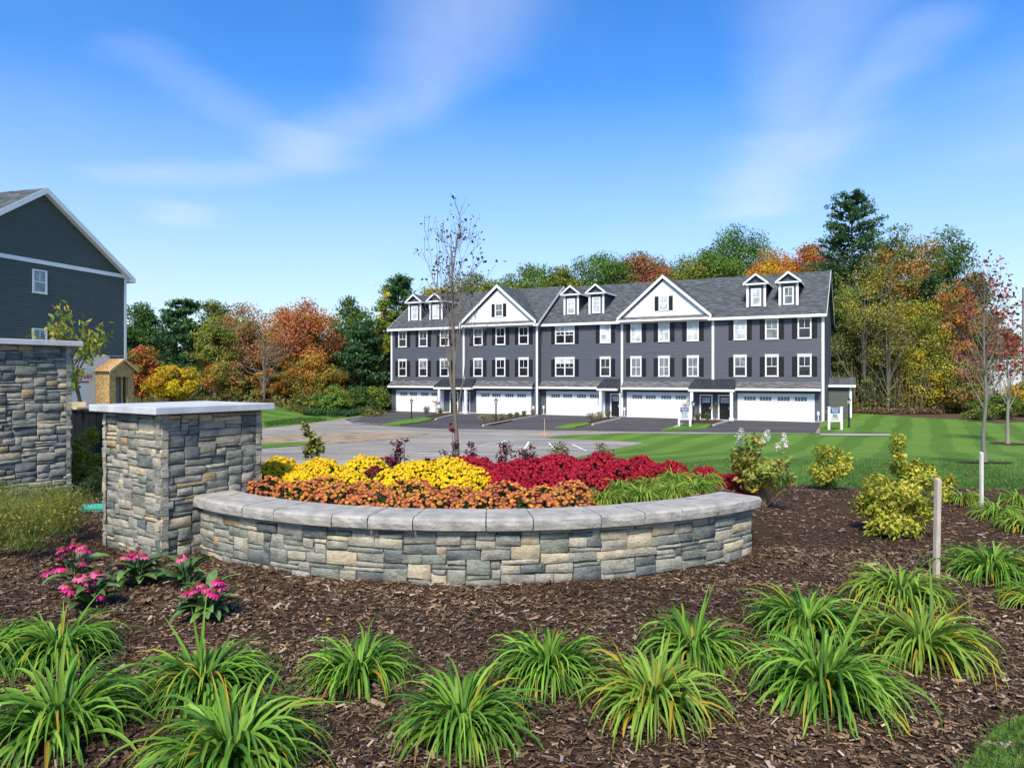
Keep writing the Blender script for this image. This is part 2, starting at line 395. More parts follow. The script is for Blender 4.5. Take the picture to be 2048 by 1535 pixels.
def f_lawn(N, L, pos, noise, ramp, mix, bump, b):
    c = ramp(noise(9, 8, .7), (.25, (.065, .135, .018)), (.75, (.15, .265, .042)))
    c2 = ramp(noise(.35, 3), (.35, (.86, .9, .8)), (.7, (1.12, 1.08, 1.0)))
    c = mix(c, c2, 1, 'MULTIPLY')
    dt = N.new('ShaderNodeVectorMath'); dt.operation = 'DOT_PRODUCT'; L.new(pos, dt.inputs[0]); dt.inputs[1].default_value = (.864, -.504, 0)
    wob = N.new('ShaderNodeMath'); wob.operation = 'MULTIPLY_ADD'; L.new(noise(.12, 2), wob.inputs[0]); wob.inputs[1].default_value = 1.2; L.new(dt.outputs['Value'], wob.inputs[2])
    sn = N.new('ShaderNodeMath'); sn.operation = 'MULTIPLY'; L.new(wob.outputs[0], sn.inputs[0]); sn.inputs[1].default_value = 2 * math.pi / 2.3
    s2 = N.new('ShaderNodeMath'); s2.operation = 'SINE'; L.new(sn.outputs[0], s2.inputs[0])
    s3 = N.new('ShaderNodeMath'); s3.operation = 'MULTIPLY_ADD'; L.new(s2.outputs[0], s3.inputs[0]); s3.inputs[1].default_value = .5; s3.inputs[2].default_value = .5
    st = ramp(s3.outputs[0], (.36, (.84, .88, .84)), (.64, (1.17, 1.13, 1.18)))
    c = mix(c, st, 1, 'MULTIPLY')
    L.new(c, b.inputs['Base Color']); bump(noise(60, 4), .8, .03)
def f_mulch(N, L, pos, noise, ramp, mix, bump, b):
    c = ramp(noise(55, 6, .7, None, (1, 1.6, 1)), (.3, (.018, .011, .006)), (.5, (.065, .038, .021)), (.72, (.18, .115, .065)))
    c = mix(c, ramp(noise(1.1, 3), (.3, (.7, .7, .75)), (.7, (1.25, 1.1, 1.0))), 1, 'MULTIPLY')
    L.new(c, b.inputs['Base Color']); bump(noise(45, 5, .7), 1, .03)
def f_asphalt(k):
    def f(N, L, pos, noise, ramp, mix, bump, b):
        c = ramp(noise(40, 4), (.3, tuple(x * .85 for x in k)), (.7, tuple(x * 1.15 for x in k)))
        c = mix(c, ramp(noise(.18, 5, .65, None, (1, 2.2, 1)), (.3, (.72, .73, .76)), (.7, (1.25, 1.2, 1.12))), 1, 'MULTIPLY')
        c = mix(c, ramp(noise(1.3, 5, .7), (.35, (.9, .9, .9)), (.7, (1.08, 1.08, 1.08))), 1, 'MULTIPLY')
        c = mix(c, ramp(noise(.55, 3, .5, None, (.35, 3.2, 1)), (.42, (.80, .80, .80)), (.56, (1.06, 1.05, 1.04))), 1, 'MULTIPLY')
        L.new(c, b.inputs['Base Color']); bump(noise(120, 2), .3, .01)
    return f
def f_dirt(N, L, pos, noise, ramp, mix, bump, b):
    c = ramp(noise(1.2, 7, .7), (.3, (.12, .085, .05)), (.5, (.33, .25, .155)), (.75, (.42, .35, .25)))
    L.new(c, b.inputs['Base Color']); bump(noise(6, 6), 1, .08)
def f_litter(N, L, pos, noise, ramp, mix, bump, b):
    c = ramp(noise(14, 7, .75), (.3, (.03, .022, .014)), (.55, (.12, .075, .04)), (.75, (.25, .17, .10)))
    L.new(c, b.inputs['Base Color']); bump(noise(12, 6), 1, .08)
MG_lawn = ground_mat('mown_lawn', f_lawn); MG_mulch = ground_mat('mulch_soil', f_mulch)
MG_road = ground_mat('worn_pavement', f_asphalt((.30, .275, .238))); MG_drive = ground_mat('dark_driveway_asphalt', f_asphalt((.085, .083, .083)))
MG_dirt = ground_mat('bare_dirt', f_dirt); MG_litter = ground_mat('leaf_litter', f_litter); MG_walk = ground_mat('pale_walk', f_asphalt((.40, .38, .34)))

# ------------------------------------------------------------------ ground sheets that follow the terrain
def clip_cell(poly, x0, x1, y0, y1):
    def half(p, ax, v, keep_gt):
        out = []
        for i in range(len(p)):
            a, b = p[i - 1], p[i]
            ia = a[ax] >= v if keep_gt else a[ax] <= v; ib = b[ax] >= v if keep_gt else b[ax] <= v
            if ia != ib:
                t = (v - a[ax]) / (b[ax] - a[ax]); out.append((a[0] + (b[0] - a[0]) * t, a[1] + (b[1] - a[1]) * t))
            if ib: out.append(b)
        return out
    for ax, v, g in ((0, x0, True), (0, x1, False), (1, y0, True), (1, y1, False)):
        if not poly: return poly
        poly = half(poly, ax, v, g)
    return poly
def inside(poly, x, y):
    c = np.zeros(np.shape(x), bool); n = len(poly)
    for i in range(n):
        (xa, ya), (xb, yb) = poly[i - 1], poly[i]
        if ya == yb: continue
        c ^= ((ya > y) != (yb > y)) & (x < (xb - xa) * (y - ya) / (yb - ya) + xa)
    return c
def sheet(name, poly, xs, ys, off, mat, hf=H, kind='structure', label=None, thick=None):
    xs = np.asarray(xs); ys = np.asarray(ys); X, Y = np.meshgrid(xs, ys); ins = inside(poly, X, Y)
    edges = [(poly[i - 1], poly[i]) for i in range(len(poly))]
    touched = np.zeros((len(ys) - 1, len(xs) - 1), bool)
    for a, b in edges:                                      # mark cells that an edge passes
        n = int(max(abs(b[0] - a[0]), abs(b[1] - a[1])) / min(np.diff(xs).min(), np.diff(ys).min()) * 2) + 2
        n = min(n, 20000); t = np.linspace(0, 1, n)
        ix = np.searchsorted(xs, a[0] + (b[0] - a[0]) * t) - 1; iy = np.searchsorted(ys, a[1] + (b[1] - a[1]) * t) - 1
        for ddx in (-1, 0, 1):
            for ddy in (-1, 0, 1):
                jx, jy = ix + ddx, iy + ddy; ok = (jx >= 0) & (jx < len(xs) - 1) & (jy >= 0) & (jy < len(ys) - 1); touched[jy[ok], jx[ok]] = True
    V, F, idx = [], [], {}
    def vid(x, y):
        k = (round(x, 4), round(y, 4))
        if k not in idx: idx[k] = len(V); V.append(k)
        return idx[k]
    for j in range(len(ys) - 1):
        for i in range(len(xs) - 1):
            if touched[j, i]:
                p = clip_cell(list(poly), xs[i], xs[i + 1], ys[j], ys[j + 1])
                ids = []
                for q in p:
                    v = vid(*q)
                    if v not in ids: ids.append(v)
                if len(ids) >= 3: F.append(ids)
            elif ins[j, i] and ins[j, i + 1] and ins[j + 1, i] and ins[j + 1, i + 1]:
                F.append([vid(xs[i], ys[j]), vid(xs[i + 1], ys[j]), vid(xs[i + 1], ys[j + 1]), vid(xs[i], ys[j + 1])])
    A = np.array(V); Z = hf(A[:, 0], A[:, 1]) + off
    me = bpy.data.meshes.new(name); me.from_pydata([(a, b, c) for (a, b), c in zip(V, Z)], [], F)
    bm = bmesh.new(); bm.from_mesh(me)
    for f in bm.faces:
        if f.normal.z < 0: f.normal_flip()
    if thick:
        ge = bmesh.ops.extrude_edge_only(bm, edges=[e for e in bm.edges if e.is_boundary])
        for v in ge['geom']:
            if isinstance(v, bmesh.types.BMVert): v.co.z -= thick
    for f in bm.faces: f.smooth = not thick
    bm.to_mesh(me); bm.free()
    return tag(mobj(name, me, mat), label, None, None, kind)
def ax(*seg):
    out = []
    for a, b, s in seg: out += list(np.arange(a, b - 1e-6, s))
    return out + [seg[-1][1]]
def Hbase(x, y): return H(x, y) - .10 - .05 * sstep(3, 2, np.asarray(y))
sheet('ground', [(-700, -60), (700, -60), (700, 1200), (-700, 1200)], ax((-700, -60, 80), (-60, -30, 5), (-30, -15, 1), (-15, 10, .5), (10, 60, 5), (60, 700, 80)),
      ax((-60, 0, 15), (0, 6, 1), (6, 14, .35), (14, 40, .75), (40, 80, 10), (80, 1200, 160)), 0, MG_litter, Hbase)
# lawn: behind the bed and on to the woods
lawn_poly = [(-60, 10.9), (-9, 10.9), (-6, 11.6), (0, 11.9), (3.2, 11.5), (5.4, 11.2), (9, 10.9), (14, 9), (60, 9), (70, 58), (44, 60), (39, 64), (36, 73), (28, 75.5), (26, 72), (6, 84), (-12, 92),
             (-14.2, 73), (-19, 71), (-27, 70), (-60, 69)]
sheet('lawn', lawn_poly, ax((-60, -26, 6), (-26, -19, 1), (-19, 20, 1.5), (20, 70, 10)), ax((9, 12, .35), (12, 38, .8), (38, 92, 9)), 0, MG_lawn)
# planting bed
bed_poly = [(-12, -1), (1.5, -1), (1.85, 2.2), (2.15, 3.0), (2.5, 3.35), (3.1, 3.7), (4.2, 4.1), (6.0, 4.3), (8.5, 4.1), (13, 3.9), (13, 8.6), (9, 10.7), (7.4, 11.05), (5.4, 11.25), (3.2, 11.55), (0, 12.0), (-6, 12.4), (-10, 13.5), (-12, 13)]
def Hbed(x, y):
    return H(x, y) + .012 * np.sin(x * 5.1 + 1.3 * np.sin(y * 3.3)) * np.cos(y * 4.3 + x) + .008 * np.sin(x * 17 + y * 11) * np.sin(y * 15 - x * 4)
BXS = ax((-12, -7, .25), (-7, 7, .085), (7, 13, .25)); BYS = ax((-1, 2, .5), (2, 12, .085), (12, 13.5, .2))
sheet('mulch_bed', bed_poly, BXS, BYS, .03, MG_mulch, Hbed)
near_lawn = [(1.3, -1), (1.65, 2.2), (1.98, 3.1), (2.4, 3.48), (3.05, 3.85), (4.2, 4.28), (6, 4.5), (8.5, 4.3), (13, 4.1), (13, -1)]
sheet('near_lawn', near_lawn, ax((1, 5, .25), (5, 13, 1)), ax((-1, 5, .25)), .055, MG_lawn)
# road, car park and driveways
road = [(-60, 47.5), (-30, 48.8), PX(530, 856), PX(600, 849), PX(655, 842), PX(700, 835), PX(742, 829), PX(790, 824), (13, 66), (29.5, 58.5), PX(1640, 870), PX(1780, 871.5), PX(1782, 868.5), PX(1640, 866), PX(1400, 867.5), PX(1250, 866), PX(1120, 871),
        PX(1094, 874.5), PX(1100, 877), PX(1180, 879.5), PX(1270, 883.5), PX(1288, 885.5), (6.9, 39.2), (5.0, 36.5), (3.6, 33.5), (2, 29), (0, 25), (-5, 24), (-12, 24), (-60, 24)]
FX = ax((-60, 60, 8)); FY = ax((23, 38, .8), (38, 92, 9))
sheet('road', road, FX, FY, .012, MG_road)
B_ANG = R(-27.3); BD = (math.cos(B_ANG), math.sin(B_ANG)); BN = (-math.sin(B_ANG), math.cos(B_ANG)); B0 = (25.9, 58.3)
def BW(u, v): return (B0[0] + u * BD[0] + v * BN[0], B0[1] + u * BD[1] + v * BN[1])
drive = [BW(-43.8, -.5), PX(770, 827), PX(690, 838), PX(705, 846), PX(770, 851.5), PX(880, 857), PX(960, 858), PX(1110, 861), PX(1300, 863.5), PX(1420, 864), PX(1630, 866), PX(1641, 850), BW(.2, .5), BW(-25.8, .5), BW(-25.8, -.5)]
sheet('driveway', drive, FX, FY, .024, MG_drive)
sheet('dirt_patch', [PX(520, 878), PX(560, 872), PX(640, 867.5), PX(740, 866), PX(860, 868), PX(820, 875), PX(740, 882), PX(650, 889), PX(520, 895)], FX, FY, .03, MG_dirt)
sheet('grass_patch', [PX(520, 888), PX(570, 886), PX(625, 885), PX(660, 884), PX(610, 891), PX(520, 897)], FX, FY, .045, MG_lawn, kind='structure')
sheet('front_walk', [PX(1640, 871), PX(1780, 872), PX(1782, 868), PX(1640, 867)], FX, FY, .04, MG_walk)
def line_strip(a, b, w=.12):
    a, b = Vector(a), Vector(b); d = (b - a).normalized(); q = Vector((-d.y, d.x)) * w / 2
    return [tuple(a + q), tuple(b + q), tuple(b - q), tuple(a - q)]
M_paint = M('road_paint', (.74, .73, .70), .7, .12, 5)
for a, b in [((1010, 881.5), (995, 893)), ((1058, 883.5), (1049, 898.5)), ((1098, 886.5), (1110, 900)), ((1144, 889), (1172, 902.5)), ((1192, 890.5), (1212, 896.5)), ((965, 889.5), (1018, 882.5)),
             ((1018, 882.5), (1270, 889)), ((926, 893), (1000, 894)), ((1000, 893.5), (1215, 902)), ((816, 905.5), (925, 911.5)), ((690, 843.5), (740, 847.5)), ((740, 847.5), (770, 848)), ((700, 841), (718, 838.5))]:
    sheet('parking_line', line_strip(PX(*a), PX(*b)), FX, FY, .034, M_paint)
# kerbed islands between the driveways
def island(gp, mp, i):
    if gp: sheet('grass_island', gp, FX, FY, .10, MG_lawn, thick=.12)
    if mp:
        sheet('mulch_island', mp, FX, FY, .12, MG_mulch, thick=.14)
island([PX(766, 851), PX(800, 842), PX(850, 836), PX(870, 838), PX(838, 846), PX(800, 851)], [PX(851, 836), PX(866, 830), PX(906, 826.5), PX(908, 829), PX(871, 838.5)], 0)
island(None, [PX(960, 851.5), PX(985, 843), PX(1055, 831), PX(1076, 830.5), PX(1060, 834), PX(985, 851.5)], 1)
island([PX(1110, 856.5), PX(1140, 848), PX(1174, 846.5), PX(1182, 849), PX(1150, 856.5)], [PX(1176, 846), PX(1195, 838.5), PX(1230, 836), PX(1236, 838), PX(1184, 849)], 2)
island([PX(1322, 862), PX(1350, 853), PX(1390, 848), PX(1424, 850), PX(1412, 858), PX(1360, 861.5)], [PX(1378, 848), PX(1392, 843.5), PX(1440, 842), PX(1447, 844), PX(1426, 850)], 3)
sheet('end_lawn', [PX(1640, 866.5), PX(1639, 848), PX(1649, 844), (31, 63), (34, 60), PX(1780, 866.5)], FX, FY, .03, MG_lawn)
for a, b in [((966, 852.8), (1077, 832)), ((871, 840), (908, 830.5)), ((1185, 850.5), (1240, 838)), ((1427, 852), (1455, 843.5)), ((1350, 857), (1365, 850))]:
    sheet('kerb', line_strip(PX(*a), PX(*b), .18), FX, FY, .15, M_conc, thick=.15)

# ------------------------------------------------------------------ stone masonry
def stone_layout(rng, W, Ht, uw, uh, wmin=3, wmax=8, hmax=3):
    nx, nz = int(round(W / uw)), int(round(Ht / uh)); used = np.zeros((nz, nx), bool); out = []
    for j in range(nz):
        i = 0
        while i < nx:
            if used[j, i]: i += 1; continue
            h = int(rng.choice([1, 1, 2, 2, 2, 3] if hmax >= 3 else [1, 2, 2]))
            h = min(h, nz - j); free = 1
            w = int(rng.integers(wmin, wmax + 1)) + (1 if h == 1 else 0)
            while free < w and i + free < nx and not used[j, i + free]: free += 1
            k = i + free; rest = 0
            while k < nx and not used[j, k]: rest += 1; k += 1
            if 0 < rest < 2: free += rest
            while h > 1 and used[j:j + h, i:i + free].any(): h -= 1
            used[j:j + h, i:i + free] = True; out.append((i * uw, j * uh, free * uw, h * uh)); i += free
    return out
def stone_geo(rng, x0, z0, w, h, proud, depth, gap=.0025):
    g = gap * rng.uniform(.4, 1.4); x1, z1 = x0 + w - g, z0 + h - g; x0 += g; z0 += g
    bx, bz = .009 / w, .008 / h
    ss = [0, bx, .36, .67, 1 - bx, 1] if w > .2 else [0, bx, .5, 1 - bx, 1]; tt_ = [0, bz, 1 - bz, 1]; nx = len(ss) - 1; nz = 3
    V = []; F = []
    j4 = rng.uniform(-.008, .008, (4, 2)); base = proud * rng.uniform(.45, 1.25)
    tx, tz = rng.uniform(-.5, .5) * .012, rng.uniform(-.5, .5) * .012
    for b in range(nz + 1):
        for a in range(nx + 1):
            s, t = ss[a], tt_[b]
            if 1 < a < nx - 1: s += rng.uniform(-.06, .06)
            jx = (1 - s) * (1 - t) * j4[0] + s * (1 - t) * j4[1] + (1 - s) * t * j4[2] + s * t * j4[3]
            x = x0 + (x1 - x0) * s + jx[0]; z = z0 + (z1 - z0) * t + jx[1]
            edge = a in (0, nx) or b in (0, nz)
            y = base + rng.uniform(-.005, .005) + tx * (s - .5) + tz * (t - .5)
            if edge: y -= rng.uniform(.005, .011)
            if a in (0, nx): x += 0
            elif b in (0, nz): x += rng.uniform(-.004, .004); z += rng.uniform(-.004, .004)
            V.append((x, y, z))
    W_ = nx + 1
    for b in range(nz):
        for a in range(nx): F.append((b * W_ + a, b * W_ + a + 1, (b + 1) * W_ + a + 1, (b + 1) * W_ + a))
    ring = [a for a in range(W_)] + [b * W_ + nx for b in range(1, nz + 1)] + [nz * W_ + a for a in range(nx - 1, -1, -1)] + [b * W_ for b in range(nz - 1, 0, -1)]
    o = len(V)
    for r in ring: x, y, z = V[r]; V.append((x, -depth, z))
    n = len(ring)
    for i in range(n): F.append((ring[i], o + i, o + (i + 1) % n, ring[(i + 1) % n]))
    return V, F
def masonry(rng, parent, W, Ht, mapf, zbase, wts, uw=.037, uh=.040, proud=.028, depth=.05, joined=False, wmax=8, hmax=3):
    lay = stone_layout(rng, W, Ht, uw, uh, 4, wmax, hmax)
    buckets = {}
    for (x, z, w, h) in lay:
        k = int(rng.choice(6, p=wts)); V, F = stone_geo(rng, x, z + zbase, w, h, proud, depth)
        V = [mapf(*p) for p in V]
        if joined:
            b = buckets.setdefault(k, ([], [])); o = len(b[0]); b[0].extend(V); b[1].extend([tuple(i + o for i in f) for f in F]); continue
        me = bpy.data.meshes.new('stone'); me.from_pydata(V, [], F)
        me.polygons.foreach_set('use_smooth', [i < (5 if w > .2 else 4) * 3 for i in range(len(F))])
        mobj('stone', me, STONES[k], parent)
    for k, (V, F) in buckets.items():
        me = bpy.data.meshes.new('stonework'); me.from_pydata(V, [], F)
        tag(mobj('stonework', me, STONES[k], parent), kind='stuff')
PR = (.5705, .8213); PL = (-.8213, .5705)                   # plan directions of the pillars' two visible faces
def pillar(name, label, corner, w, ztop, seed, front_faces, captop, capt, over=.09, group=None):
    rng = np.random.default_rng(seed)
    t = thing(name, label, 'stone pillar', (corner[0], corner[1], 0), 0, group)
    ins = .035
    def P2(a, b, z): return (PR[0] * a + PL[0] * b, PR[1] * a + PL[1] * b, z)
    MB().hexa([P2(ins, ins, -.25), P2(w - ins, ins, -.25), P2(w - ins, w - ins, -.25), P2(ins, w - ins, -.25)],
              [P2(ins, ins, ztop), P2(w - ins, ins, ztop), P2(w - ins, w - ins, ztop), P2(ins, w - ins, ztop)]).build('core', M_mortar, t)
    Ht = ztop + .14
    wr = [.22, .27, .22, .15, .10, .04]; wl = [.09, .27, .29, .23, .11, .01]
    masonry(rng, t, w, Ht, lambda x, y, z: P2(x, ins - y, z), -.14, wr, joined=False)                       # right face (along PR)
    masonry(rng, t, w - .002, Ht, lambda x, y, z: P2(ins - y, x, z), -.14, wl, joined='L' not in front_faces)  # left face (along PL)
    masonry(rng, t, w, Ht, lambda x, y, z: P2(w - ins + y, x, z), -.14, wl, joined=True)
    masonry(rng, t, w, Ht, lambda x, y, z: P2(x, w - ins + y, z), -.14, wl, joined=True)
    o = -over; e = w + over
    me = MB().hexa([P2(o, o, ztop), P2(e, o, ztop), P2(e, e, ztop), P2(o, e, ztop)], [P2(o, o, captop), P2(e, o, captop), P2(e, e, captop), P2(o, e, captop)]).mesh('cap', .008)
    mobj('cap', me, M_bluestone, t)
    return t
SP = (-3.37, 6.70)
pillar('stone_pillar', 'short square stone pillar with grey slab cap at the end of the curved wall', SP, 1.14, 1.435, 11, 'LR', 1.505, .07)
TPC = (-6.30 - PR[0] * 1.3, 10.04 - PR[1] * 1.3)
pillar('stone_pillar', 'tall stone pillar at the left edge behind ferny shrubs', TPC, 1.3, 2.225, 23, 'R', 2.30, .075, .1)

# curved seat wall
def curved_wall():
    rng = np.random.default_rng(77)
    t = thing('garden_wall', 'low curved stone retaining wall with grey cap blocks around the flower bed', 'garden wall', (WCX, WCY, 0))
    Ro, Ri = 4.09, 3.82; a0, a1 = R(-45.5), R(41.5)
    def pol(r, a, z): return (r * math.sin(a), -r * math.cos(a), z)
    m = MB(); n = 40
    for i in range(n):
        A, B = a0 + (a1 - a0) * i / n, a0 + (a1 - a0) * (i + 1) / n
        m.hexa([pol(Ri, A, -.2), pol(Ri, B, -.2), pol(Ro, B, -.2), pol(Ro, A, -.2)], [pol(Ri, A, .485), pol(Ri, B, .485), pol(Ro, B, .485), pol(Ro, A, .485)])
    m.build('core', M_mortar, t)
    L_ = Ro * (a1 - a0)
    wts = [.15, .24, .22, .23, .14, .02]
    masonry(rng, t, L_, .485 + .10, lambda x, y, z: pol(Ro + y, a0 + x / Ro, z), -.10, wts, .042, .042, .028, .04, wmax=7)
    masonry(rng, t, .30, .585, lambda x, y, z: tuple(Vector(pol(Ro - .0 - x + .01, a1, z)) + Vector((math.cos(a1), math.sin(a1), 0)) * y), -.10, wts, .045, .045, .025, .04, wmax=4)
    # cap blocks
    a = a0; k = 0; widths = [.44, .62, .40, .62, .34, .40, .62, .40, .60, .42, .40, .46, .38, .36, .5]
    cR, cr = 4.185, 3.745
    zc0, zc1 = .490, .605
    while a < a1 - .01:
        b = min(a1 + .012, a + widths[k % len(widths)] / cR)
        if a1 - b < .04: b = a1 + .012
        g = .0012; nb = 5; V = []; F = []; rows = []
        prof = [(cr, zc0), (cr, zc1), (cR - .05, zc1 + .001), (cR - .012, zc1 - .004), (cR + .004, zc1 - .02), (cR + .008, (zc0 + zc1) / 2), (cR, zc0 + .012), (cR - .02, zc0)]
        dz = rng.uniform(-.003, .003)
        for s in range(nb + 1):
            A = a + g + (b - a - 2 * g) * s / nb
            for q, (r, z) in enumerate(prof):
                j = rng.uniform(-.005, .005) if q in (4, 5, 6) else (rng.uniform(-.006, .002) if q == 3 else 0)
                V.append(pol(r + j, A, z + dz + (rng.uniform(-.005, .005) if q in (4, 5) else 0)))
        n8 = len(prof)
        for s in range(nb):
            for q in range(n8): F.append((s * n8 + q, s * n8 + (q + 1) % n8, (s + 1) * n8 + (q + 1) % n8, (s + 1) * n8 + q))
        F.append(tuple(range(n8))); F.append(tuple(nb * n8 + q for q in range(n8 - 1, -1, -1)))
        me = bpy.data.meshes.new('cap_block'); me.from_pydata(V, [], F); mobj('cap_block', me, M_capblock, t)
        a = b; k += 1
    return t
curved_wall()

# black board panel between the pillars
def panel():
    p0 = Vector((-8.6, 13.04)); d = Vector((PL[0], PL[1])) * -1; L_ = 2.9
    t = thing('board_fence', 'black vertical board panel between the two stone pillars', 'fence', (p0.x, p0.y, 0), math.atan2(d.y, d.x))
    x = 0
    while x < L_: MB().box(x, x + .235, 0, .03, -.15, 1.17).build('board', M_panel, t, bevel=.004); x += .255
    MB().box(-.02, L_ + .02, -.03, .06, 1.172, 1.22).build('top_rail', M_panel, t)
    MB().box(0, L_, .032, .09, .3, .4).build('rail', M_black, t)
    for i, (s, an, l) in enumerate(((1.12, .5, .24), (1.32, 1.2, .34))):
        q = p0 + d * s; m = MB().box(-l / 2, l / 2, -.045, .045, 0, .04 if i else .12)
        o = m.build('lumber_offcut', M_lumber, None, (q.x, q.y, 1.222), (0, 0, an), .004)
        tag(o, ['stubby pale lumber block standing on the black board panel', 'thin pale board scrap lying on the black panel by the pillar cap'][i], 'lumber')
panel()
def edging():
    me = lathe([(.05, 0), (.062, .02), (.062, .55), (.05, .57)], 12).mesh('drain_tube')
    o = mobj('drain_tube', me, M_green_pl, None, (-5.62, 9.13, hz(-5.6, 9.2) + .075), (0, R(90), R(8)))
    tag(o, 'short green plastic tube lying on mulch beside the short pillar', 'pipe')
edging()

# ------------------------------------------------------------------ townhouse row
def lap(x0, x1, z0, z1, y=0, step=.16, fn=None):           # lapped boards: each course leans out at its foot
    m = MB(); z = z0
    while z < z1 - 1e-3:
        zt = min(z + step, z1); a, b = (x0, x1) if fn is None else fn(z); c, d = (x0, x1) if fn is None else fn(zt)
        if b - a > .01:
            m.poly((a, y - .03, z), (b, y - .03, z), (d, y - .002, zt), (c, y - .002, zt)); m.poly((a, y, z), (b, y, z), (b, y - .03, z), (a, y - .03, z))
        z = zt
    return m
def lap_side(y0, y1, z0, z1, x, sgn, step=.16, fn=None):
    m = lap(y0, y1, z0, z1, 0, step, fn); m.v = [(x + sgn * (-q[1]), q[0], q[2]) for q in m.v]; return m
WIN = {}
def window(parent, name, xc, y, z0, w, h, glassmat, header=.2, vert=1, full=False, casing=.085):
    key = (round(w, 2), round(h, 2), header, vert, full)
    if key not in WIN:
        c = MB(); hw = w / 2; hb = h - header
        c.box(-hw, -hw + casing, -.065, .0, 0, hb).box(hw - casing, hw, -.06, .0, 0, hb).box(-hw - .03, hw + .03, -.075, 0, -.06, -.001)
        if header: c.box(-hw - .02, hw + .02, -.07, 0, hb + .001, h - .03).box(-hw - .05, hw + .05, -.095, 0, h - .029, h)
        else: c.box(-hw + casing, hw - casing, -.06, 0, hb - casing, hb)
        s = MB(); iw = hw - casing; top = hb - (casing if not header else .01); nb = 2 if w > 1.6 else 1
        mid = top / 2
        s.box(-iw, iw, -.045, -.03, mid - .03, mid + .03)
        for e in (-1, 1): s.box(min(e * iw, e * (iw - .03)), max(e * iw, e * (iw - .03)), -.0455, -.03, 0, top)
        if header: s.box(-iw, iw, -.045, -.03, top - .05, top)
        s.box(-iw, iw, -.045, -.03, .0, .06)
        for q in range(nb):
            l = -iw + 2 * iw * q / nb; r = -iw + 2 * iw * (q + 1) / nb
            if q: s.box(l - .06, l + .06, -.05, -.03, .061, mid - .031); s.box(l - .06, l + .06, -.05, -.03, mid + .031, top - .051)
            cx = (l + r) / 2; s.box(cx - .018, cx + .018, -.042, -.03, mid + .031, top - .051)
            if full: s.box(cx - .03, cx + .03, -.042, -.03, .061, mid - .031); s.box(l, r, -.042, -.03, top * .75 - .014, top * .75 + .014) if False else None
        g = MB().box(-iw, iw, -.028, -.005, .0, top)
        WIN[key] = (c.mesh('window'), s.mesh('sash'), {})
        WIN[key] = (WIN[key][0], WIN[key][1], g)
    c, s, g = WIN[key]
    o = mobj(name, c, M_white, parent, (xc, y, z0)); mobj('sash', s, M_white, o); gm = g.mesh('pane'); mobj('pane', gm, glassmat, o)
    return o
SH = {}
def shutter(parent, xc, y, z0, w, h):
    k = (round(w, 2), round(h, 2))
    if k not in SH:
        m = MB().box(-w / 2, w / 2, -.035, 0, 0, h)
        b = .07
        m.box(-w / 2 + b, w / 2 - b, -.055, -.036, b, h * .52).box(-w / 2 + b, w / 2 - b, -.055, -.036, h * .52 + b, h - b)
        SH[k] = m.mesh('shutter')
    return mobj('shutter', SH[k], M_shutter, parent, (xc, y - .02, z0))

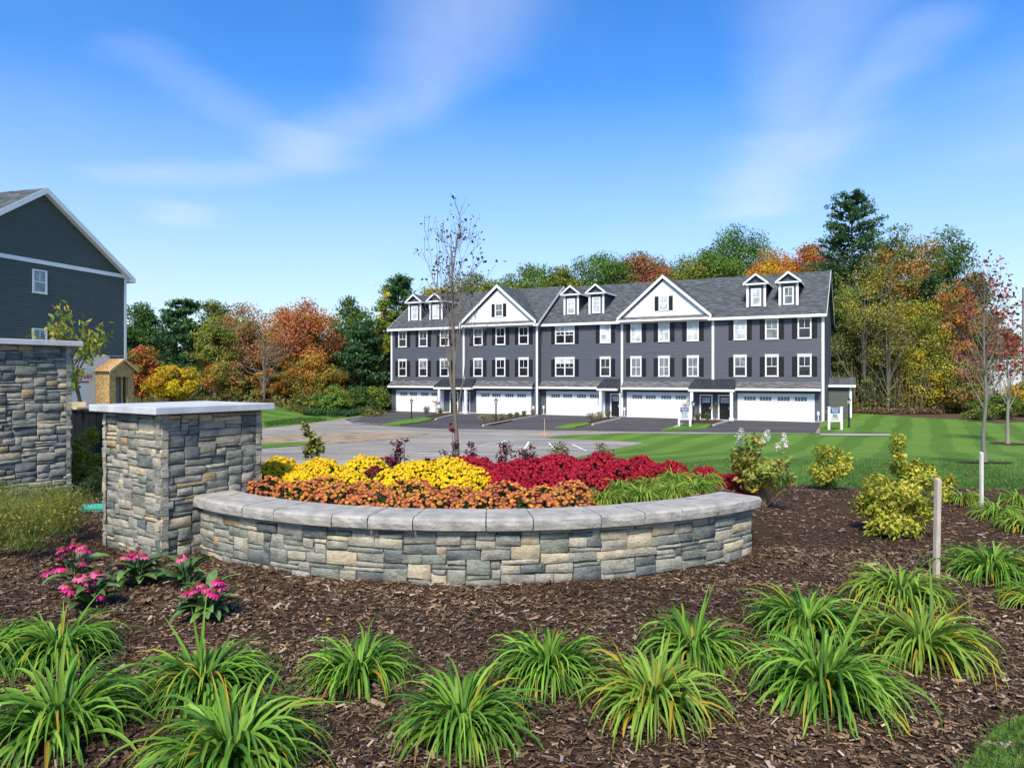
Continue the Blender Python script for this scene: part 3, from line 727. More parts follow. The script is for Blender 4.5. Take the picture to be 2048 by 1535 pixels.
def townhouse():
    t = thing('townhouse_row', 'row of slate blue townhouses with white trim, black shutters and five garage doors', 'townhouse', (B0[0], B0[1], G), B_ANG)
    D = 12.0; EV = 9.22; SLP = (13.3 - EV) / 6.0
    uL, uM, uR = -43.6, -34.3, -25.85; vA = -1.0
    blocks = [(uL, uR, vA), (uR, 0, 0)]
    # walls (lapped siding) and corner boards
    for (a, b, v) in blocks:
        lap(a, b, .12, EV, v).build('wall', M_siding, t)
        MB().box(a + .005, b - .005, v + .004, v + D, .1, EV - .02).build('wall_core', M_siding, t)
        MB().box(a + .01, b - .01, v - .03, v + .1, -.1, .119).build('foundation', M_conc, t)
    for x, v, sgn in ((uL, vA, -1), (uR, vA, 1), (0, 0, 1)):
        def gf(z, v=v): k = max(0, (z - EV) / SLP); return (v + k, v + D - k)
        lap_side(v, v + D, .12, 13.1, x, sgn, .16, gf).build('end_wall', M_siding, t)
    for u, v, zb in ((uL, vA, 2.95), (uM, vA, 3.5), (uR, vA, .12), (0, 0, .12), (-8.98, 0, 3.58), (-17.42, 0, .12)):
        MB().box(u - .1, u + .11, v - .05, v - .001, zb, EV - .16).build('corner_board', M_white, t)
    MB().box(.001, .034, -.034, .2, .12, EV - .16).build('corner_board', M_white, t); MB().box(uR + .001, uR + .034, vA - .034, vA + .2, .12, EV - .16).build('corner_board', M_white, t)
    # roofs
    for (a, b, v) in blocks:
        ov = .45; xa, xb = a - .3, b + .3
        if v == 0: xa = a + .02
        zr = EV + SLP * 6; zo = EV - SLP * ov
        th = .14
        for sg in (0, 1):
            y0, y1 = (v - ov, v + 6) if sg == 0 else (v + D + ov, v + 6)
            MB().hexa([(xa, y0, zo), (xb, y0, zo), (xb, y1, zr), (xa, y1, zr)], [(xa, y0, zo + th), (xb, y0, zo + th), (xb, y1, zr + th), (xa, y1, zr + th)]).build('roof', M_roof, t)
        MB().box(xa, xb, v - ov - .03, v - ov + .001, zo - .1, zo + .13).build('fascia', M_white, t)
        MB().box(xa, xb, v - ov, v - .02, zo - .1, zo - .06).build('soffit', M_white, t)
        for xe in ((xa, xb) if v else (xb,)):
            sgn = -1 if xe == xa else 1
            for sg in (0, 1):
                y0, y1 = (v - ov, v + 6) if sg == 0 else (v + D + ov, v + 6)
                x0, x1 = sorted((xe + sgn * .002, xe + sgn * .03))
                MB().hexa([(x0, y0, zo - .1), (x1, y0, zo - .1), (x1, y1, zr - .1), (x0, y1, zr - .1)], [(x0, y0, zo + .15), (x1, y0, zo + .15), (x1, y1, zr + .15), (x0, y1, zr + .15)]).build('rake_board', M_white, t)
    # gables
    for (a, b, ax_, v, wl) in ((-34.5, -25.7, -30.07, vA, (-30.4, -29.5)), (-17.75, -9.0, -13.38, 0, (-13.8, -12.88))):
        z0 = 9.30; za = 12.98; y = v - .30
        gw = MB(); hw = (b - a) / 2
        gw.prism([(a + .35, y, z0), (b - .35, y, z0), (ax_, y, za - .3)], (0, .25, 0)); gb = gw.build('gable', M_board, t)
        bt = MB(); x = a + .6
        while x < b - .5:
            zt = z0 + (za - .42 - z0) * (1 - abs(x - ax_) / (hw - .25))
            if zt > z0 + .1: bt.box(x - .022, x + .022, y - .018, y - .001, z0, zt)
            x += .32
        tag(bt.build('batten', M_board, gb), kind='stuff')
        for sgn, e in ((-1, a), (1, b)):
            zo = 9.2; th = .14
            p = [(e, y - .28, zo), (ax_, y - .28, za), (ax_, v + 6.0, za), (e, v + .6, zo)]
            MB().hexa(p, [(q[0], q[1], q[2] + th) for q in p]).build('gable_roof', M_roof, t)
            r0 = [(e, y - .31, zo - .16), (ax_, y - .31, za - .16), (ax_, y - .281, za - .16), (e, y - .281, zo - .16)]
            MB().hexa(r0, [(q[0], q[1], q[2] + .32) for q in r0]).build('rake_board', M_white, t)
        sk = [(a + .3, v - .75, 9.06), (b - .3, v - .75, 9.06), (b - .3, y, 9.34), (a + .3, y, 9.34)]
        MB().hexa(sk, [(q[0], q[1], q[2] + .06) for q in sk]).build('pent_roof', M_skirt, t)
        MB().box(a, b, v - .79, v - .751, 8.93, 9.10).build('fascia', M_white, t)
        window(gb, 'gable_window', (wl[0] + wl[1]) / 2, y - .003, 9.92, .92, 1.28, M_blind if v == 0 else M_louver, 0)
        for sg in (-1, 1): shutter(gb, (wl[0] + wl[1]) / 2 + sg * .66, y, 9.9, .36, 1.3)
    # dormers
    for (ua, ub, v, gm) in ((-41.92, -40.4, vA, M_blind), (-39.13, -37.62, vA, M_blind), (-23.71, -22.27, 0, M_blind), (-21.05, -19.62, 0, M_blind), (-6.17, -4.72, 0, M_blind), (-3.48, -2.07, 0, M_louver)):
        y = v + .95; zb = EV + SLP * .95 + .1; ze = 11.9; xc = (ua + ub) / 2; hw = (ub - ua) / 2; zt = 12.75
        dm = lap(ua, ub, zb - .1, ze, y).build('dormer', M_siding, t)
        bk = (ze - EV) / SLP + v
        for x, sg in ((ua, -1), (ub, 1)):
            lap_side(y, bk + .1, zb - .6, ze, x, sg, .16, lambda z: (y, max(y + .02, v + (z - EV) / SLP + .3))).build('cheek', M_siding, dm)
            MB().box(x - .1, x + .1, y - .05, y - .019, zb - .05, ze).build('dormer_post', M_white, dm)
        fr = MB().prism([(ua - .05, y - .06, ze + .12), (ub + .05, y - .06, ze + .12), (xc, y - .06, zt - .12)], (0, .1, 0)); fr.build('pediment', M_siding, dm)
        MB().box(ua - .3, ub + .3, y - .32, y - .02, ze - .02, ze + .12).build('cornice', M_white, dm)
        for sg in (-1, 1):
            e = xc + sg * (hw + .32); p = [(e, y - .36, ze + .06), (xc, y - .36, zt + .03), (xc, v + 5.6, zt + .03), (e, bk + .5, ze + .06)]
            MB().hexa(p, [(q[0], q[1], q[2] + .1) for q in p]).build('dormer_roof', M_roof, dm)
            r0 = [(e, y - .39, ze - .02), (xc, y - .39, zt - .05), (xc, y - .361, zt - .05), (e, y - .361, ze - .02)]
            MB().hexa(r0, [(q[0], q[1], q[2] + .2) for q in r0]).build('rake_board', M_white, dm)
            x0, x1 = sorted((e + sg * .002, e + sg * .03))
            MB().hexa([(x0, y - .39, ze - .02), (x1, y - .39, ze - .02), (x1, bk + .45, ze - .02), (x0, bk + .45, ze - .02)], [(x0, y - .39, ze + .15), (x1, y - .39, ze + .15), (x1, bk + .45, ze + .15), (x0, bk + .45, ze + .15)]).build('fascia', M_white, dm)
        w = window(dm, 'dormer_window', xc, y - .02, zb + .12, .84, 1.5, gm, 0)
    # windows with shutters
    lay = [(-42.1, vA, 1.1, 0), (-39.38, vA, 1.1, 0), (-36.67, vA, 1.1, 0), (-32.55, vA, 1.1, 0), (-29.92, vA, 1.1, 0), (-27.3, vA, 1.1, 0),
           (-23.27, 0, 2.05, 1), (-19.07, 0, 1.07, 1), (-16.04, 0, 1.05, 2), (-13.39, 0, 1.05, 2), (-10.75, 0, 1.05, 2), (-6.64, 0, 1.08, 3), (-4.02, 0, 1.08, 3), (-1.42, 0, 1.08, 3)]
    for (u, v, w, un) in lay:
        for zf, hi in ((3.88, 0), (7.08, 1)):
            gm = M_glass
            if un == 2: gm = M_blind if hi else M_louver
            if hi and u in (-6.64, -19.07): gm = M_blind
            if hi and u in (-4.02,): gm = M_louver
            wo = window(t, 'window', u, v - .02, zf, w, 1.88, gm, .2, full=(un == 2))
            fb = ((u * 7.3 + hi * 3.1) % 1.0)
            if gm is M_glass and fb < .55: MB().box(-w / 2 + .12, w / 2 - .12, -.0292, -.0285, 1.62 - .25 - fb * 1.2, 1.62).build('blind', M_blind if fb < .3 else M_louver, wo)
            for sg in (-1, 1): shutter(t, u + sg * (w / 2 + .24), v, zf - .02, .40, 1.66)
    # garage doors, shingled skirt roofs, entries
    for (a, b, v) in ((-42.97, -36.75, vA), (-32.74, -26.45, vA), (-25.27, -19.11, 0), (-16.93, -10.78, 0), (-6.85, -.64, 0)):
        fr = MB().box(a, a + .16, v - .06, v, 0, 2.22).box(b - .16, b, v - .06, v, 0, 2.22).box(a, b, v - .06, v, 2.221, 2.38)
        fr.build('garage_frame', M_white, t)
        gd = MB()
        for i in range(4):
            z0 = .04 + i * .545; gd.box(a + .165, b - .165, v - .034, v - .005, z0, z0 + .535)
        g = gd.build('garage_door', M_whitep, t)
        n = 4; W_ = b - a - .33; pw = W_ * .165
        for i in range(n):
            xc = a + .165 + W_ * ((.145, .365, .615, .845)[i])
            l = MB()
            for c in range(4):
                for r in range(2): x = xc - pw / 2 + c * pw / 4; z = 1.78 + r * .17; l.box(x + .025, x + pw / 4 - .02, v - .043, v - .036, z, z + .13)
            l.build('garage_window', M_glass, g)
    def skirt(a, b, v):
        p = [(a, v - .75, 2.78), (b, v - .75, 2.78), (b, v - .02, 3.32), (a, v - .02, 3.32)]
        MB().hexa(p, [(q[0], q[1], q[2] + .06) for q in p]).build('skirt_roof', M_skirt, t)
        MB().box(a - .02, b + .02, v - .79, v - .751, 2.64, 2.83).build('fascia', M_white, t)
        MB().box(a, b, v - .75, v - .03, 2.66, 2.70).build('soffit', M_white, t)
    for a, b, v in ((uL, -37.2, vA), (-32.75, -26.05, vA), (-25.78, -19.5, 0), (-17.3, -10.9, 0), (-6.9, -.14, 0)): skirt(a, b, v)
    for (a, b, v, posts, doors) in ((-37.25, -32.7, vA, (-36.62, -33.38), ((-36.0, -34.95), (-34.4, -33.5))), (-19.5, -17.55, 0, (-19.15,), ((-18.58, -17.56),)), (-10.88, -6.95, 0, (-10.6, -7.18), ((-10.15, -9.0), (-8.53, -7.38)))):
        ins = .42 if b > -17 or b < -30 else .3
        br = a + .35; bb = b - (.05 if b == -17.55 else .12)
        y0 = v - 1.25; z0, z1 = 2.72, 3.56
        p = [(a, y0, z0), (b, y0, z0), (bb, v - .02, z1), (br, v - .02, z1)]
        pr = MB().hexa(p, [(q[0], q[1], q[2] + .04) for q in p])
        pr.prism([(a, y0, z0 - .001), (br, v - .02, z1), (br, v - .02, z0 - .001)], (.02, 0, 0)).prism([(b - .02, y0, z0 - .001), (bb - .02, v - .02, z1), (bb - .02, v - .02, z0 - .001)], (.02, 0, 0))
        po = pr.build('porch_roof', M_metalroof, t)
        n = int((b - a) / .4)
        sm = MB()
        for i in range(n + 1):
            f = i / n; xb = a + (b - a) * f; xt = br + (bb - br) * f
            q = [(xb - .015, y0, z0 + .041), (xb + .015, y0, z0 + .041), (xt + .015, v - .02, z1 + .041), (xt - .015, v - .02, z1 + .041)]
            MB.hexa(sm, q, [(c[0], c[1], c[2] + .04) for c in q])
        tag(sm.build('seam', M_metalroof, po), kind='stuff')
        MB().box(a - .02, b + .02, y0 - .03, v - .8, z0 - .2, z0 - .002).build('porch_beam', M_white, t)
        for x in posts:
            MB().box(x - .12, x + .12, y0 + .02, y0 + .26, .3, z0 - .21).box(x - .18, x + .18, y0 - .04, y0 + .32, -.05, .299).build('porch_post', M_white, t)
        for (d0, d1) in doors:
            e = MB().box(d0, d0 + .12, v - .06, v, .05, 2.1).box(d1 - .12, d1, v - .06, v, .05, 2.1).box(d0, d1, v - .06, v, 2.101, 2.24); e.build('door_frame', M_white, t)
            dr = MB().box(d0 + .122, d1 - .122, v - .045, v - .005, .06, 2.099).box(d0 + .22, d1 - .22, v - .055, v - .046, .2, 1.3).build('entry_door', M_doorblk, t)
            dg = MB(); cw = (d1 - d0 - .24 - .2)
            for c in range(3 if d1 - d0 < 1.2 else 3):
                for r in range(2): x = d0 + .22 + cw * c / 3; dg.box(x + .01, x + cw / 3 - .01, v - .052, v - .0455, 1.5 + r * .25, 1.72 + r * .25)
            dg.build('door_pane', M_blind, dr)
            MB().box(d1 - .22, d1 - .17, v - .1, v - .046, .95, 1.15).build('handle', M_meter, dr)
        MB().box(a + .3, b - .3, y0 + .1, v, -.02, .05).build('porch_step', M_conc, t)
    # small service boxes
    for u, v in ((-26.2, vA), (-25.55, 0), (-17.15, 0), (-.35, 0)):
        MB().box(u - .09, u + .09, v - .12, v - .02, .62, .92).box(u - .03, u + .03, v - .08, v - .02, .1, .619).build('meter_box', M_white, t)
    # side bump-out at the far right end
    y = 7.6
    lap(.03, 1.95, .1, 2.95, y).build('side_porch', M_siding2, t)
    MB().box(.04, 1.94, y + .004, y + 2.6, .0, 2.94).build('side_porch_core', M_siding2, t)
    lap_side(y, y + 2.6, .1, 2.95, 1.95, 1).build('side_porch_wall', M_siding2, t)
    MB().box(1.78, 1.98, y - .05, y - .019, .05, 2.95).build('corner_board', M_white, t)
    p = [(.03, y - .35, 2.98), (2.3, y - .35, 2.98), (2.3, y + 2.7, 3.2), (.03, y + 2.7, 3.6)]
    p = [(.03, y - .35, 3.0), (2.3, y - .35, 3.0), (2.3, y + 1.4, 3.7), (.03, y + 1.4, 3.7)]
    MB().hexa(p, [(q[0], q[1], q[2] + .08) for q in p]).build('side_porch_roof', M_roof, t)
    MB().box(.03, 2.32, y - .38, y - .351, 2.86, 3.08).build('fascia', M_white, t)
    return t
townhouse()

# ------------------------------------------------------------------ charcoal house on the left
def left_house():
    ang = math.atan2(.9645, .264)
    t = thing('gabled_house', 'tall charcoal sided house with white rake boards at the left edge', 'house', (-27.6, 50, 0), ang)
    W_ = 13.1; EV = 8.9; RZ = 13.35; zb = 3.25
    sl = (RZ - EV) / (W_ / 2)
    def gf(z): k = max(0, (z - EV) / sl); return (-W_ + k, -k)
    lap(-W_, 0, zb, RZ - .1, 0, .16, gf).build('wall', M_siding2, t)
    MB().box(-W_ + .01, -.01, .005, 18, -1.2, EV).build('wall_core', M_siding2, t)
    MB().box(-W_, .0, -.012, .004, -1.1, zb - .001).build('house_wrap', M_wrap, t)
    MB().box(-1.4, -.12, -.04, -.013, zb - .45, zb - .06).build('vent_band', M_siding2, t)
    lap_side(0, 18, zb, EV, 0, 1, .16).build('side_wall', M_siding2, t)
    MB().box(-.16, .03, -.06, -.019, zb - .3, EV - .12).build('corner_board', M_white, t)
    MB().box(-W_, .05, -.075, -.03, EV - .13, EV + .12).build('band_board', M_white, t)
    ov = .4; th = .16
    for sg in (0, 1):
        x0 = ov if sg == 0 else -W_ - ov; z0 = EV - sl * ov
        p = [(x0, -.42, z0), (-W_ / 2, -.42, RZ), (-W_ / 2, 18.4, RZ), (x0, 18.4, z0)]
        MB().hexa(p, [(q[0], q[1], q[2] + th) for q in p]).build('roof', M_roof, t)
        r0 = [(x0, -.45, z0 - .17), (-W_ / 2, -.45, RZ - .17), (-W_ / 2, -.421, RZ - .17), (x0, -.421, z0 - .17)]
        MB().hexa(r0, [(q[0], q[1], q[2] + .36) for q in r0]).build('rake_board', M_white, t)
        r0 = [(x0, -.42, z0 - .1), (-W_ / 2, -.42, RZ - .1), (-W_ / 2, -.02, RZ - .1), (x0, -.02, z0 - .1)]
        MB().hexa(r0, [(q[0], q[1], q[2] + .05) for q in r0]).build('soffit', M_white, t)
    MB().box(.02, .42, -.44, 18, EV - .38, EV - .15).build('eave_return', M_white, t)
    MB().box(.421, .45, -.45, 18, EV - .42, EV - .12).build('fascia', M_white, t)
    for z, h in ((6.98, 1.42), (3.42, 1.34)): window(t, 'window', -6.74, -.02, z, .98, h, glass('teal_glass', (.20, .30, .30), .15), 0, casing=.08)
    # unfinished entry vestibule sheathed in strand board
    s0, s1, d = -2.55, -.45, -1.15; zt = 2.25; za = 2.95; z0 = -1.0
    v = MB(); v.box(s0, s0 + .1, d, -.02, z0, zt).box(s1 - .1, s1, d, -.02, z0, zt)
    a, b = s0 + .52, s1 - .52; dz = 1.75
    v.box(s0 + .101, a, d, d + .08, z0, zt).box(b, s1 - .101, d, d + .08, z0, zt).box(a, b, d, d + .08, dz, zt)
    v.prism([(s0, d, zt + .001), (s1, d, zt + .001), ((s0 + s1) / 2, d, za)], (0, .08, 0))
    ve = v.build('entry_vestibule', M_osbm, t)
    for sg, e in ((-1, s0 - .22), (1, s1 + .22)):
        m_ = (s0 + s1) / 2; zo = zt - (za - zt) * .22 / ((s1 - s0) / 2)
        p = [(e, d - .2, zo + .03), (m_, d - .2, za + .03), (m_, -.02, za + .03), (e, -.02, zo + .03)]
        MB().hexa(p, [(q[0], q[1], q[2] + .03) for q in p]).build('vestibule_roof', M_osbm, ve)
        r0 = [(e, d - .24, zo - .08), (m_, d - .24, za - .08), (m_, d - .201, za - .08), (e, d - .201, zo - .08)]
        MB().hexa(r0, [(q[0], q[1], q[2] + .16) for q in r0]).build('rafter', M_lumber, ve)
    for x in (a - .04, b + .001, (a + b) / 2 + .1): MB().box(x, x + .05, d + .1, d + .2, z0, dz + .2).build('stud', M_lumber, ve)
    for x in (s0 + .5, s0 + 1.0, s0 + 1.5): MB().box(x, x + .05, -.13, -.03, z0, zt).build('stud', M_lumber, ve)
    tm = text_mesh('Rileyon', .62, .25, .005, .012); mobj('lettering', tm, M_red, t, (-3.85, -.03, 1.85), (R(90), 0, 0))
    MB().box(-4.7, -3.1, -.02, -.013, 1.36, 1.46).build('print_line', M_red, t)
left_house()
def far_store():
    Y = 92; x0, x1 = AT(1963, Y), AT(2120, Y)
    t = thing('warehouse', 'low white building beyond the red leaved trees at the right edge', 'building', (x0, Y, G))
    MB().box(0, x1 - x0, 0, 14, -.2, 5.75).build('wall', M_meter, t); MB().box(-.15, x1 - x0 + .2, -.15, 14.1, 5.751, 6.1).build('roof', M_meter, t)
    for z in (2.6, 4.2): MB().box(0, x1 - x0, -.03, -.001, z, z + .08).build('wall_band', M_meter, t)
    Yp = 84; xp = AT(2046, Yp)
    p = thing('utility_pole', 'thin utility pole with wires at the right edge', 'utility pole', (xp, Yp, G))
    mobj('pole', lathe([(.13, 0), (.09, 14.5)], 8).mesh('pole'), M_bark, p)
    MB().box(-1.2, 1.2, -.06, .06, 12.3, 12.45).build('crossarm', M_bark, p)
    for (a, b) in (((0, 0, 11.6), (-9, 14, 8.6)), ((-1, 0, 12.5), (-9, 30, 9.5)), ((1, 0, 12.5), (14, -30, 15)), ((0, 0, 10.2), (-7, 10, 6.4))):
        a, b = np.array(a, float), np.array(b, float); tt = np.linspace(0, 1, 9)[:, None]; pts = a + (b - a) * tt; pts[:, 2] -= (tt * (1 - tt)).ravel() * 1.5
        V, F, c = tube(pts, .022, 4); mobj('wire', npmesh('wire', V, F), M_black, p)
far_store()

# ------------------------------------------------------------------ site furniture
def lamp_post(px, py, h, label):
    x, y = PX(px, py); t = thing('lamp_post', label, 'lamp post', (x, y, G + .02), 0, 'black lamp posts along the driveways')
    k = h / 2.0
    mobj('post', lathe([(.075, 0), (.075, .12), (.05, .16), (.045, 1.55), (.07, 1.57), (.07, 1.6)], 10).mesh('post'), M_black, t, scale=(1.25, 1.25, k))
    ln = mobj('lantern', lathe([(.07, 1.6), (.12, 1.9), (.135, 1.905), (.03, 2.0), (.02, 2.05)], 6).mesh('lantern'), M_black, t, scale=(1.25, 1.25, k))
    gl = MB()
    for i in range(6):
        a0, a1 = i * math.pi / 3 + .1, (i + 1) * math.pi / 3 - .1
        gl.poly(*[(r * math.cos(a), r * math.sin(a), z) for r, a, z in ((.08, a0, 1.63), (.08, a1, 1.63), (.124, a1, 1.88), (.124, a0, 1.88))])
    gl.build('lantern_glass', M_lampglass, ln)
lamp_post(823, 838, 1.78, 'black lamp post on the grass before the leftmost garage door')
lamp_post(992, 846, 2.0, 'black lamp post in the mulch strip before the second garage door')
lamp_post(1386, 850, 1.87, 'black lamp post beside the model home sign')
lamp_post(1698, 855, 2.18, 'black lamp post on the lawn beside the sales office sign')
def sign(px0, px1, py, top, ptop, words, label):
    xa, ya = PX((px0 + px1) / 2, py); w = (px1 - px0) / 1400 * ya; h = (py - top) / 1400 * ya
    t = thing('yard_sign', label, 'sign', (xa, ya, G + .02), R(-6), 'white yard signs by the driveways')
    for sg in (-1, 1):
        MB().box(sg * w / 2 - .075, sg * w / 2 + .075, -.075, .075, 0, h).box(sg * w / 2 - .1, sg * w / 2 + .1, -.1, .1, h + .001, h + .05).build('post', M_white, t, bevel=.006)
    zb = h * .36
    b = MB().box(-w / 2 + .08, w / 2 - .08, -.03, .03, zb, h - .03).build('board', M_whitep, t)
    bw = w - .17; bh = h - .03 - zb
    MB().box(-bw / 2 + .02, bw / 2 - .02, -.036, -.031, zb + bh * .60, zb + bh - .02).build('blue_panel', M_blue, b)
    def tx(s, z, size, mat, sh=0, bold=0): mobj('lettering', text_mesh(s, size, sh, .003, bold), mat, b, (0, -.041, zb + bh * z), (R(90), 0, 0))
    tx('Sumner', .87, .165, M_white, .35, .001); tx('Pointe', .725, .16, M_white, .35, .001)
    tx(words[0], .50, .18, M_ink, 0, .004); tx(words[1], .35, .18, M_ink, 0, .004)
    for z, k, m in ((.23, .86, M_blue), (.15, .86, M_ink), (.06, .7, M_meter)): MB().box(-bw / 2 * k, bw / 2 * k, -.034, -.031, zb + bh * z - .018, zb + bh * z + .018).build('print_line', m, b)
sign(1358, 1380, 854.5, 813, 0, ('Model', 'Home'), 'white post sign with blue panel reading Model Home')
sign(1658, 1682, 859.5, 815, 0, ('Sales', 'Office'), 'white post sign with blue panel reading Sales Office')
def stake(px, py, ptop, w, lean, label, mat=M_wood):
    z = 0; 
    for _ in range(6): Y = 1400 * (CAM_Z - z) / (py - 752); x = AT(px, Y); z = hz(x, Y)
    h = (py - ptop) / 1400 * Y
    m = MB().hexa([(-w / 2, -w / 2, -.1), (w / 2, -w / 2, -.1), (w / 2, w / 2, -.1), (-w / 2, w / 2, -.1)], [(-w / 2 + lean, -w / 2, h), (w / 2 + lean, -w / 2, h), (w / 2 + lean, w / 2, h + .012), (-w / 2 + lean, w / 2, h + .006)])
    tag(m.build('wooden_stake', mat, None, (x, Y, z), (0, 0, .2), .003), label, 'stake')
stake(1872, 1160, 958, .042, .02, 'bare wooden stake standing behind the yellow green daylilies')
stake(1963, 1034, 905, .034, .0, 'pale wooden stake in front of the red leaved young tree', M('pale_stake', (.62, .60, .52), .8, .15, 6))
def marker():
    x, y = PX(1089, 873); t = thing('marker_stake', 'thin orange marker stake with flags at the tip of the lawn', 'marker', (x, y, G + .01))
    MB().box(-.012, .012, -.012, .012, 0, 1.15).build('rod', M_lumber, t)
    for x0 in (-.14, .14): MB().box(x0 - .06, x0 + .06, -.02, .02, .1, .26).build('flag', M_orange, t)
marker()
#VEG
# ------------------------------------------------------------------ mulch chips and grass
CHIP = [(.032, .020, .012), (.062, .037, .021), (.11, .064, .034), (.16, .094, .048), (.13, .086, .052), (.22, .145, .085), (.33, .25, .175), (.25, .21, .17)]
CHW = np.array([.19, .21, .19, .13, .11, .09, .045, .035]); CHW /= CHW.sum()
def chips():
    rng = np.random.default_rng(3)
    X, Y = [], []
    for (x0, x1, y0, y1, n) in ((-4.2, 4.2, 2.4, 4.6, 62000), (-6, 6.5, 4.6, 7.2, 62000), (-8.5, 10, 7.2, 11.8, 46000)):
        X.append(rng.uniform(x0, x1, n)); Y.append(rng.uniform(y0, y1, n))
    X = np.concatenate(X); Y = np.concatenate(Y)
    ok = inside(bed_poly, X, Y)
    r = np.hypot(X - WCX, Y - WCY); th = np.degrees(np.arctan2(X - WCX, WCY - Y))
    ok &= ~((r > 3.70) & (r < 4.14) & (np.abs(th) < 43)); ok &= ~((r < 3.7) & (X < .5) & (Y < 9.5))
    for (c, w) in ((SP, 1.14), (TPC, 1.3)):
        a = (X - c[0]) * PR[0] + (Y - c[1]) * PR[1]; b = (X - c[0]) * PL[0] + (Y - c[1]) * PL[1]
        ok &= ~((a > 0) & (a < w) & (b > 0) & (b < w))
    X, Y = X[ok], Y[ok]; n = len(X)
    L_ = (rng.gamma(3, .0085, n) + .010) * (.85 + .15 * (Y > 5)); big = rng.random(n) < .025; L_[big] *= 1.8
    W_ = L_ * rng.uniform(.14, .42, n); T = W_ * rng.uniform(.15, .4, n)
    yaw = rng.uniform(0, 2 * math.pi, n); pit = rng.normal(0, .22, n); rol = rng.normal(0, .3, n)
    d = np.stack([np.cos(yaw) * np.cos(pit), np.sin(yaw) * np.cos(pit), np.sin(pit)], 1)
    s = unit(np.cross(np.array([0, 0, 1.]), d)); u = np.cross(d, s)
    s2 = s * np.cos(rol)[:, None] + u * np.sin(rol)[:, None]; u2 = np.cross(d, s2)
    P = np.stack([X, Y, Hbed(X, Y) + .03 + rng.uniform(.001, .022, n)], 1)
    lw = L_[:, None] / 2; ww = W_[:, None] / 2; t = T[:, None]
    V = np.empty((n, 6, 3))
    V[:, 0] = P - d * lw - s2 * ww * .7; V[:, 1] = P + d * lw * .9 - s2 * ww
    V[:, 2] = P + d * lw * .8 + u2 * t; V[:, 3] = P - d * lw * .85 + u2 * t
    V[:, 4] = P + d * lw + s2 * ww * .8; V[:, 5] = P - d * lw * .9 + s2 * ww
    b = np.arange(n)[:, None] * 6
    F = np.concatenate([b + np.array([[0, 1, 2, 3]]), b + np.array([[3, 2, 4, 5]])])
    c = np.array(CHIP)[rng.choice(len(CHIP), n, p=CHW)] * rng.uniform(.65, 1.5, (n, 1))
    patch = 1 + .35 * np.sin(X * 1.7 + 2 * np.sin(Y * 1.1)) * np.sin(Y * 1.9 + X * .6)
    c = np.clip(c * patch[:, None], 0, .6)
    tag(mobj('mulch_chips', npmesh('mulch_chips', V.reshape(-1, 3), F, np.repeat(c, 6, 0)), M_chip), kind='stuff')
chips()
def grass():
    rng = np.random.default_rng(8)
    def blades(X, Y, z, h, w, pal):
        n = len(X); P = np.stack([X, Y, z], 1); yaw = rng.uniform(0, 6.283, n); s = np.stack([np.cos(yaw), np.sin(yaw), 0 * yaw], 1)
        lean = rng.normal(0, .45, (n, 2)); up = np.stack([lean[:, 0], lean[:, 1], np.ones(n)], 1) * h[:, None]
        V = np.empty((n, 4, 3)); V[:, 0] = P - s * w[:, None]; V[:, 1] = P + s * w[:, None]
        V[:, 2] = P + up * .6 + s * w[:, None] * .8; V[:, 3] = P + up
        return V.reshape(-1, 3), np.arange(4 * n).reshape(n, 4), np.repeat(pick(rng, pal, n, .2), 4, 0)
    pal = [(.065, .15, .02), (.09, .19, .03), (.05, .11, .015), (.12, .22, .04)]
    n = 60000; X = rng.uniform(1.2, 7.0, n); Y = rng.uniform(2.2, 4.6, n); ok = inside(near_lawn, X + rng.normal(0, .03, n), Y + rng.normal(0, .03, n)); X, Y = X[ok], Y[ok]; m = len(X)
    a = blades(X, Y, H(X, Y) + .05, rng.uniform(.03, .075, m), np.full(m, .0022), pal)
    n = 60000; Y = 10.6 + rng.random(n) ** 1.7 * 14; X = rng.uniform(-1, 1, n) * Y * .78 + 1; ok = inside(lawn_poly, X, Y) & ~inside(bed_poly, X, Y) & (X > .5); X, Y = X[ok], Y[ok]; m = len(X)
    rr = .864 * X - .504 * Y + .6; k = .92 + .14 * np.sin(rr * 2 * math.pi / 2.3)
    b = blades(X, Y, H(X, Y), rng.uniform(.025, .06, m), np.full(m, .006), pal); b = (b[0], b[1], b[2] * np.repeat(k, 4)[:, None])
    # ragged edges along the islands and the left verge
    q = [a, b]
    for poly in ([PX(530, 853.5), PX(600, 847), PX(650, 841), PX(655, 838), PX(600, 836), PX(530, 845)],):
        n = 6000; P = np.array(poly); X = rng.uniform(P[:, 0].min(), P[:, 0].max(), n); Y = rng.uniform(P[:, 1].min(), P[:, 1].max(), n); ok = inside(poly, X, Y); X, Y = X[ok], Y[ok]; m = len(X)
        q.append(blades(X, Y, H(X, Y), rng.uniform(.08, .2, m), np.full(m, .03), pal))
    V, F, c = cat(q); tag(mobj('grass', npmesh('grass', V, F, c), M_leafm), kind='stuff')
grass()

